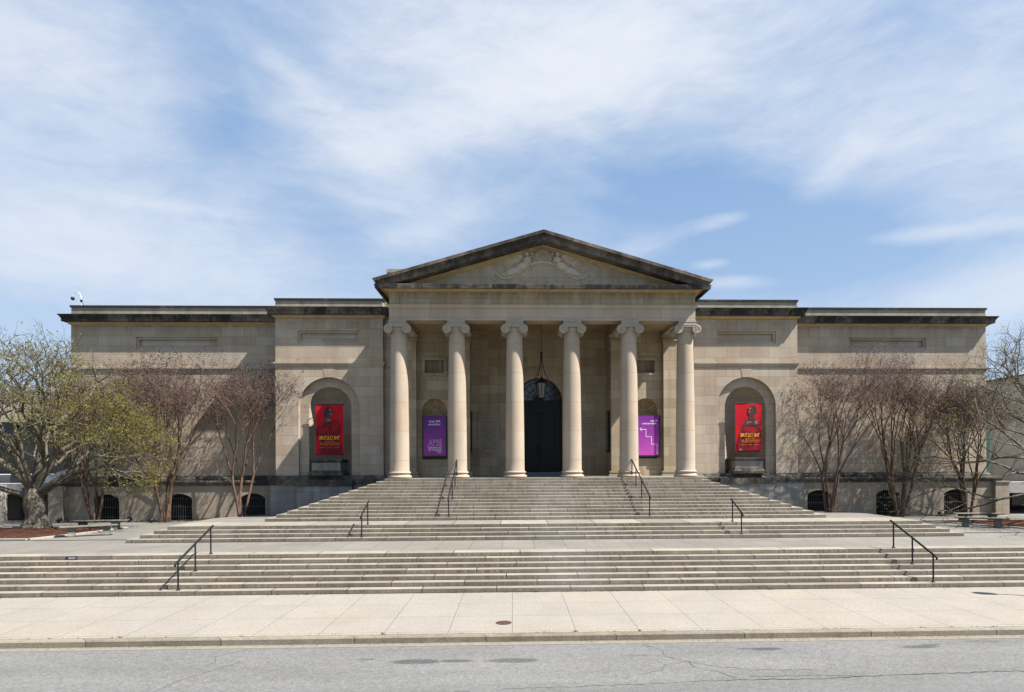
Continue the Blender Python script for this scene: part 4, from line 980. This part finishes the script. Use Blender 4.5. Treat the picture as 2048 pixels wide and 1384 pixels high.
def magnolia(label, x, y, seed, limbs, cnt, mat, rt, ht, group):
    z = ground_z(x, y)+.05
    o = thing('magnolia_tree', label, 'tree', (x, y, z), group)
    t = Tree(seed, YW-.5); q = t.q
    # knotty trunk with root flare
    pts, rad = [], []
    for i in range(9):
        f_ = i/8; pts.append((x+.06*math.sin(f_*5), y+.05*math.cos(f_*4), z-.1+ht*f_)); rad.append(rt*(1+.75*(1-f_)**5)*(1+.08*math.sin(f_*13)))
    t.wood.tube(pts, rad, 14)
    for i in range(7):
        a = 2*PI*i/7+q.uniform(-.2, .2); t.wood.tube([(x+rt*.55*math.cos(a), y+rt*.55*math.sin(a), z+.5), (x+rt*.95*math.cos(a), y+rt*.95*math.sin(a), z+.12), (x+rt*1.5*math.cos(a), y+rt*1.5*math.sin(a), z-.02), (x+rt*2.1*math.cos(a), y+rt*2.1*math.sin(a), z-.1)], [rt*.4, rt*.42, rt*.26, .04], 8)
    top = Vector(pts[-1])
    for (az, tilt, L, rr, zo) in limbs:
        d = Vector((math.cos(R_(az))*math.sin(R_(tilt)), math.sin(R_(az))*math.sin(R_(tilt)), math.cos(R_(tilt))))
        t.branch(top+Vector((0, 0, zo)), d, L, rr*.78, 0, MG)
    t.wood.build('trunk', M['bark_grey'], o, 2); t.twig.build('crown', M['twig_grey'], o)
    m = MB(); zz = sorted(p.z for p, d in t.tips); zl = zz[int(len(zz)*.55)]
    leaves(m, [(p, d) for p, d in t.tips if p.z < zl or q.random() < .6], q, cnt, (.05, .10), .11); m.build('foliage', mat, o)
    return o
magnolia('big magnolia with thick grey trunk and young yellow green leaves in the left mulch bed', -24.65, 11.2, 7,
         [(170, 40, 2.0, .25, -.1), (75, 12, 2.25, .26, 0), (352, 42, 2.0, .27, -.05), (250, 34, 1.9, .21, -.2), (340, 62, 2.1, .19, -.35), (120, 55, 2.3, .19, -.35), (200, 66, 2.2, .17, -.5), (8, 58, 2.3, .16, -.55), (300, 50, 2.1, .17, -.3)],
         (3, 6), M['leaf'], .42, 2.1, 'magnolias in the mulch beds')
magnolia('sparse budding magnolia reaching in from the right edge over the right mulch bed', 27.9, 11.6, 19,
         [(170, 28, 2.6, .2, 0), (120, 14, 2.9, .2, 0), (185, 62, 2.8, .18, -.4), (200, 80, 3.3, .17, -.7), (240, 45, 2.2, .18, -.2), (20, 45, 2.3, .2, -.2), (60, 50, 2.2, .18, -.3)],
         (0, 2), M['leaf_sparse'], .36, 2.0, 'magnolias in the mulch beds')
# a bare tree beyond the left wing
def bare(label, x, y, z, seed, h):
    o = thing('bare_tree', label, 'tree', (x, y, z)); t = Tree(seed); q = t.q
    for i in range(3): t.branch(Vector((x, y, z)), Vector((q.uniform(-.25, .25), q.uniform(-.2, .2), 1)).normalized(), h*.3, .16, 0, CM)
    t.wood.build('trunk', M['bark_grey'], o, 2); t.twig.build('crown', M['twig_grey'], o)
bare('distant bare tree standing between the left wing and the beige building', -34.5, 33, .5, 91, 13)
# ------------------------------------------------------------------ grass and weeds at the wall foot
m = MB(); q = random.Random(3)
for s in (-1, 1):
    for i in range(2600):
        x = s*q.uniform(16.3, 28.2); y = YBAS-.01-abs(q.gauss(0, .45)); z = ground_z(x, y)
        if math.sin(x*2.1)+math.sin(x*.9+1) < q.uniform(-1.4, 1.0): continue
        h = q.uniform(.03, .13); a = q.uniform(0, 6.28); w = .012
        m.face([(x-w*math.cos(a), y-w*math.sin(a), z), (x+w*math.cos(a), y+w*math.sin(a), z), (x+q.uniform(-.05, .05), y+q.uniform(-.05, .05), z+h)])
tag(m.build('grass', M['grass']), 'patchy short grass and weeds along the foot of the museum walls', 'grass', kind='stuff')
m = MB(); q = random.Random(12)
def tuft(x, y, z, n, sp, h):
    for _ in range(n):
        a = q.uniform(0, 6.28); px, py = x+q.gauss(0, sp), y+q.gauss(0, sp*.25); w = .008
        m.face([(px-w*math.cos(a), py-w*math.sin(a), z), (px+w*math.cos(a), py+w*math.sin(a), z), (px+q.uniform(-.03, .03), py-q.uniform(0, .04), z+h*q.uniform(.4, 1))])
for _ in range(90):
    x = q.uniform(-18, 16)
    if math.sin(x*1.3)+math.sin(x*.47+2) > -.2: tuft(x, -.015, 0, q.randint(3, 16), q.uniform(.02, .12), .05)
for _ in range(60): tuft(q.uniform(-16, 14), -4.733, .003, q.randint(2, 9), q.uniform(.02, .14), .035)
for j in (-2, 2, -6, 1): tuft(-1.642+1.524*j, -4.70, .001, 14, .03, .06)
tag(m.build('weeds', M['grass']), 'small weeds growing in the joints along the kerb and the foot of the steps', 'weeds', kind='stuff')
m = MB()
for _ in range(900):
    k = q.random()
    if k < .6: x, y, z = q.uniform(-17, 15), -4.97-abs(q.gauss(0, .07)), -.149
    elif k < .8: x, y, z = q.uniform(-17, 15), -5.3-abs(q.gauss(0, .5)), -.157
    else: x, y, z = q.uniform(-18, 16), -.02-abs(q.gauss(0, .12)), .003
    a = q.uniform(0, 6.28); l = q.uniform(.008, .028); m.face([(x+l*math.cos(a), y+l*math.sin(a), z+.004), (x-l*.4*math.sin(a), y+l*.4*math.cos(a), z), (x-l*math.cos(a), y-l*math.sin(a), z+.003), (x+l*.4*math.sin(a), y-l*.4*math.cos(a), z)])
tag(m.build('leaf_litter', M['seed']), 'dry leaf scraps and grit lying in the gutter and along the steps', 'litter', kind='stuff')
# ------------------------------------------------------------------ ground spotlights
sp = None
for x, y, l in ((-28.1, 17.6, 'small black spotlight on the ground beside the terrace corner at left'), (-24.1, 17.6, 'small black spotlight on the ground between the left end myrtle and the tall one'),
                (-22.4, 16.9, 'small black spotlight at the foot of the tall left crape myrtle'), (24.3, 17.5, 'small black spotlight on the grass by the last barred window at right')):
    z = ground_z(x, y); o = thing('ground_spotlight', l, 'spotlight', (x, y, z), 'ground spotlights along the wall')
    m = MB(); m.tube([(x, y, z), (x, y, z+.1)], .03, 8); m.lathe([(.08, 0), (.08, .03)], (x, y, z), 10); m.build('stake', M['iron'], o)
    m = MB(); m.tube([(x, y-.10, z+.11), (x, y-.02, z+.13), (x, y+.1, z+.19), (x, y+.13, z+.205)], [.07, .10, .13, .13], 10); m.build('lamp_head', M['iron'], o)
# ------------------------------------------------------------------ small notices on the top step of the lowest flight
for x, l in ((-16.6, 'small dark blue notice on the top riser of the lowest flight, left of the handrail'), (17.75, 'small dark blue notice on the top riser of the lowest flight, at the right edge')):
    y = YS1+6*tr; z = 6*r+.012
    o = thing('step_notice', l, 'notice', (x, y, z), 'small notices on the riser')
    m = MB(); m.box(x-.19, x+.19, y-.012, y-.001, z, z+.11); m.build('notice_plate', plain('dark_blue_plate', (.012, .014, .03), .5, .1), o)
    m = MB(); q = random.Random(int(x*10))
    for zz in (z+.065, z+.03):
        xx = x-.11
        while xx < x+.10: l_ = q.uniform(.012, .035); m.box(xx, xx+l_, y-.0135, y-.0118, zz, zz+.010); xx += l_+.012
    m.face([(x+.14, y-.0135, z+.04), (x+.165, y-.0135, z+.05), (x+.14, y-.0135, z+.06)])
    m.build('lettering', M['white_ink'], o)
# manhole
m = MB(); m.lathe([(.20, 0), (.20, .008), (.18, .010), (.17, .006), (.05, .006), (.04, .010)], (-1.86, -3.79, .0), 24)
mh = m.build('manhole_cover', M['rust_iron'], org=(-1.86, -3.79, 0)); tag(mh, 'small round rusty utility cover set in the pale sidewalk', 'utility cover')
# ------------------------------------------------------------------ security camera on the roof corner
o = thing('security_camera', 'dark dome camera on a white gooseneck pole above the left roof corner', 'camera', (-28.0, YW+.35, 13.83))
x, y = -28.05, YW+.3
m = MB(); m.tube([(x, y, 13.83), (x, y, 14.39), (x-.05, y, 14.59), (x-.2, y, 14.71), (x-.38, y, 14.69), (x-.49, y, 14.55), (x-.50, y, 14.41)], .022, 8); m.build('pole', M['white_metal'], o, 1)
m = MB(); m.tube([(x, y, 14.19), (x+.22, y, 13.83)], .014, 6); m.box(x-.03, x+.06, y-.05, y+.05, 14.13, 14.25); m.build('brace', M['iron'], o)
m = MB(); m.lathe([(.05, .1), (.10, .06), (.11, 0), (.10, -.05), (.06, -.10), (.01, -.12)], (x-.50, y, 14.33), 14); m.build('camera_dome', M['black_frame'], o, 1)
# ------------------------------------------------------------------ modern buildings at both sides
o = thing('entrance_pavilion', 'low pale concrete modern entrance with dark glass doors at the far left', 'building', (-31, 18, .8))
zg = .78
m = MB(); m.box(-34.3, -29.19, 19.2, 25, 2.38, 3.0); m.build('lintel', M['concrete'], o)
m = MB(); m.box(-47, -32.85, 18.6, 25, .4, 2.96); m.build('wall', M['basement'], o)
m = MB(); m.box(-32.84, -32.28, 18.45, 19.19, .4, 2.94); m.build('pier', M['concrete'], o)
for a, b_ in ((-32.3, -31.55), (-30.84, -28.7)):
    m = MB(); m.box(a, b_, 20.3, 20.36, .6, 2.38); pn = m.build('glass_door', M['glass'], o)
    m = MB(); m.tube([(a+.2, 20.28, zg), (a+.2, 20.28, 2.38)], .025, 4); m.tube([(b_-.2, 20.28, zg), (b_-.2, 20.28, 2.38)], .025, 4); m.build('door_frame', M['iron'], pn)
m = MB(); m.box(-31.54, -30.85, 20.2, 20.4, .6, 2.38); m.build('door_panel', M['white_panel'], o)
m = MB(); m.prism_y([(-31.4, 3.03), (-28.46, 3.03), (-28.46, 3.95), (-28.8, 3.95)], 19.6, 25); m.build('sloped_roof', M['panel_grey'], o)
m = MB(); m.box(-60, -34.31, 22, 30, 2.97, 3.5); m.build('flat_roof', M['concrete'], o)
o = thing('gallery_block', 'large beige modern block with dark glazed lower storey behind the left magnolia', 'building', (-55, 42, .5))
m = MB(); m.box(-95, -30, 40, 60, 8.25, 11.1); m.build('upper_wall', M['beige_far'], o)
m = MB(); m.box(-94, -30.5, 40.6, 60, -.3, 8.248); m.build('glazed_storey', M['glass'], o)
m = MB()
for i in range(26): m.box(-94+i*2.4, -93.85+i*2.4, 40.45, 40.6, 0, 8.2)
m.build('mullions', M['bronze'], o)
o = thing('modern_wing', 'pale grey panelled modern wing with a dark ground floor opening at the far right', 'building', (36, 22, .5))
m = MB(); m.box(33.2, 52, 19.0, 48, 2.785, 9.92); m.box(28.5, 33.19, 26.5, 48, 2.42, 9.75); m.build('wall', M['panel_grey'], o)
m = MB(); m.box(33.1, 52.1, 18.95, 48.1, 9.922, 10.02); m.build('coping', M['cap'], o)
m = MB(); m.box(29.19, 52, 18.7, 26.49, 2.10, 2.78) ; m.build('canopy', M['concrete'], o)
m = MB(); m.box(29.2, 52, 23.0, 23.1, .3, 2.098); m.build('glazing', M['glass'], o)
m = MB()
for i in range(10): m.box(28.6+i*1.5, 28.66+i*1.5, 22.94, 22.999, .6, 2.09)
m.build('mullions', M['iron'], o)
o = thing('green_banner', 'narrow dark green vertical banner hung beside the outer corner of the right wing', 'banner', (28.8, 19.6, 3.3))
m = MB(); m.grid(lambda a, b: (28.55+.42*a, 19.6+.03*math.sin(b*9), 3.1+4.1*b), 4, 20); m.grid(lambda a, b: (28.55+.42*a, 19.615+.03*math.sin(b*9), 3.1+4.1*b), 4, 20); m.build('cloth', M['green_cloth'], o, 2)
for zz in (7.23, 3.08): m = MB(); m.tube([(28.40, 19.61, zz), (29.05, 19.61, zz)], .025, 6); m.build('banner_rod', M['iron'], o)
# street lamp standing just outside the frame: only its shadow lies on the sidewalk
o = thing('street_lamp', 'black street lamp on the sidewalk beyond the right edge, its shadow on the pavement', 'street lamp', (17.0, -2.55, 0))
m = MB(); m.tube([(17.0, -2.55, 0), (17.0, -2.55, .3), (17.0, -2.55, 5.6)], [.10, .07, .05], 10); m.lathe([(.16, 0), (.16, .1), (.09, .25)], (17.0, -2.55, 0), 14); m.build('pole', M['iron'], o)
m = MB(); m.lathe([(.05, 0), (.17, .1), (.21, .45), (.12, .6), (.02, .72)], (17.0, -2.55, 5.6), 12); m.build('lamp_head', M['lamp_glass'], o, 1)
# ------------------------------------------------------------------ world: sky with cirrus, and the sun
SUN = Vector((.72, -.27, 1.0)).normalized()
el = math.asin(SUN.z); az = math.atan2(SUN.x, SUN.y)
W = bpy.data.worlds.new('World'); SC.world = W; W.use_nodes = True
class WT(NT):
    def __init__(s, w): s.t = w.node_tree
t = WT(W); bg = t.t.nodes['Background']
sky = t.t.nodes.new('ShaderNodeTexSky'); sky.sky_type = 'NISHITA'; sky.sun_disc = False
sky.sun_elevation = el; sky.sun_rotation = az; sky.air_density = 1.0; sky.dust_density = .6; sky.ozone_density = 1.6; sky.altitude = 50
tc = t.n('ShaderNodeTexCoord').outputs['Generated']
x, y, z = t.xyz(tc)
hor = t.m('SQRT', t.m('ADD', t.m('MULTIPLY', x, x), t.m('MULTIPLY', y, y)))
a_ = t.m('ARCTAN2', x, y); e_ = t.m('ARCTAN2', z, hor)
dv = t.vec(a_, e_, 0)
def gauss(ca, ce, ra, re, rot, amp):
    c, s_ = math.cos(rot), math.sin(rot)
    da = t.m('SUBTRACT', a_, ca); de = t.m('SUBTRACT', e_, ce)
    u = t.m('DIVIDE', t.m('ADD', t.m('MULTIPLY', da, c), t.m('MULTIPLY', de, s_)), ra); v = t.m('DIVIDE', t.m('SUBTRACT', t.m('MULTIPLY', de, c), t.m('MULTIPLY', da, s_)), re)
    return t.m('MULTIPLY', t.m('EXPONENT', t.m('MULTIPLY', t.m('ADD', t.m('MULTIPLY', u, u), t.m('MULTIPLY', v, v)), -1.0)), amp)
GS = []
def sky_px(px, py):
    u = (px-CAM['px'])/CAM['f']; v = -(py-CAM['py'])/CAM['f']; return math.atan(u)+CAM['th'], math.atan2(v, math.hypot(1, u))
def gp(px, py, rx, ry, rot, amp): a, e = sky_px(px, py); GS.append(gauss(a, e, rx/CAM['f']*.85, ry/CAM['f']*.85, rot, amp))
# cirrus banks: where the sky is milky
gp(930, 225, 300, 50, .28, .85); gp(1170, 150, 280, 75, .15, .85); gp(980, 120, 400, 140, .1, .50); gp(640, 190, 160, 26, -.45, .45); gp(720, 300, 200, 40, -.35, .42); gp(1500, 140, 700, 150, -.22, .40); gp(1250, 30, 900, 80, 0, .25)
gp(120, 300, 360, 190, -.3, .50); gp(250, 480, 420, 70, .05, .45); gp(330, 560, 500, 60, -.12, .55); gp(290, 400, 180, 12, .03, .35)
gp(800, 330, 170, 120, -.5, .28); gp(1950, 300, 400, 110, -.35, .42); gp(2030, 590, 330, 55, .22, .85); gp(60, 40, 420, 90, .1, .42)
gp(880, 450, 170, 30, .35, .36); gp(720, 395, 110, 14, -.15, .35); gp(1950, 460, 190, 14, -.06, .55); gp(1700, 330, 120, 40, .5, .22); gp(1440, 445, 60, 16, .1, .5)
gp(1470, 565, 70, 13, -.05, .5); gp(1425, 530, 36, 10, 0, .5); gp(1690, 330, 60, 20, .4, .4); gp(1830, 300, 70, 22, .5, .4); gp(1290, 490, 90, 24, .3, .22)
gp(430, 190, 150, 190, .5, -.30); gp(560, 120, 140, 120, 0, -.16); gp(1380, 350, 360, 90, -.2, -.30); gp(1620, 500, 350, 90, -.1, -.32); gp(680, 480, 130, 70, .3, -.22); gp(1000, 560, 500, 40, 0, -.12)
cov = GS[0]
for g_ in GS[1:]: cov = t.m('ADD', cov, g_)
warp = t.n('ShaderNodeTexNoise', None, Vector=dv, Scale=2.2, Detail=3.0, Roughness=.5)
wv = t.n('ShaderNodeVectorMath', {'operation': 'MULTIPLY_ADD'}, i0=warp.outputs['Color'], i1=(.16, .14, 0), i2=dv).outputs[0]
rotm = t.n('ShaderNodeMapping', None, Vector=wv, Rotation=(0, 0, R_(-14)), Scale=(2.0, 5.2, 1))
n1 = t.noise(rotm.outputs[0], 1.3, 9, .56, .1)
rot2 = t.n('ShaderNodeMapping', None, Vector=wv, Rotation=(0, 0, R_(14)), Scale=(2.6, 8, 1))
n2 = t.noise(rot2.outputs[0], 3.2, 8, .62, .1)
nn = t.m('ADD', t.m('MULTIPLY', n1, .66), t.m('MULTIPLY', n2, .34))
den = t.m('ADD', t.m('MULTIPLY', t.m('ADD', cov, .16), t.ramp(nn, .32, .66, .45, 1.45)), t.ramp(nn, .48, .70, 0, .20))
rot3 = t.n('ShaderNodeMapping', None, Vector=wv, Rotation=(0, 0, R_(-24)), Scale=(7, 20, 1))
n3 = t.noise(rot3.outputs[0], 2.4, 7, .68, .4)
den = t.m('MULTIPLY', den, t.ramp(n3, .3, .7, .74, 1.26))
den = t.m('MAXIMUM', t.m('SUBTRACT', den, .03), 0)
den = t.m('SUBTRACT', 1.0, t.m('EXPONENT', t.m('MULTIPLY', den, -1.45)))
WS = .05
def lc(c): return tuple(k/(2**EXPO*WS) for k in c)+(1,)
# thin high veil over the whole sky, then the brighter banks of cirrus
veil = t.mix(t.ramp(e_, 0, .45, 0, 1), lc((.54, .69, .90)), lc((.30, .49, .80)))
low = t.mix(.75, sky.outputs[0], veil)
cl = t.mix(t.ramp(e_, .05, .5, 0, 1), lc((.68, .775, .92)), lc((.83, .875, .955)))
col = t.mix(den, low, cl)
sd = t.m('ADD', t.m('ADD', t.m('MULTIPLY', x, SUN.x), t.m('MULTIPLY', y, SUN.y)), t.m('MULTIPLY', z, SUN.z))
fill_glow = t.m('ADD', t.m('MULTIPLY', t.m('POWER', t.m('MAXIMUM', sd, 0), 6.0), .8), t.m('MULTIPLY', t.ramp(y, .25, -.6, 0, 1), .15))  # added sky brightness around the sun and behind the camera, fills shade
col = t.mulv(col, t.m('ADD', 1.0, fill_glow))
col = t.mix(t.ramp(e_, -.02, .01, 1, 0), col, lc((.30, .32, .33)))
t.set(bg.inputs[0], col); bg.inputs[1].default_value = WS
L = bpy.data.lights.new('sun', 'SUN'); L.energy = 5.0; L.angle = R_(.53); L.color = (1.0, .945, .86)
lo_ = bpy.data.objects.new('sun', L); COL.objects.link(lo_); lo_.rotation_euler = (-SUN).to_track_quat('-Z', 'Y').to_euler(); lo_.location = (30, -20, 60)
# ------------------------------------------------------------------ camera
cd = bpy.data.cameras.new('camera'); cam = bpy.data.objects.new('camera', cd); COL.objects.link(cam); SC.camera = cam
cd.sensor_width = 36; cd.lens = 36*CAM['f']/2048; cd.shift_x = (1024-CAM['px'])/2048; cd.shift_y = (CAM['py']-692)/2048
cd.clip_end = 3000; cd.clip_start = .1
cam.matrix_world = Matrix.Translation((CAM['cx'], CAM['cy'], CAM['cz'])) @ Matrix.Rotation(-CAM['th'], 4, 'Z') @ Matrix.Rotation(PI/2, 4, 'X') @ Matrix.Rotation(-CAM['ro'], 4, 'Z')
SC.view_settings.view_transform = 'Standard'; SC.view_settings.look = 'None'; SC.view_settings.exposure = EXPO; SC.view_settings.gamma = 1
SC.cycles.max_bounces = 6; SC.cycles.use_denoising = True
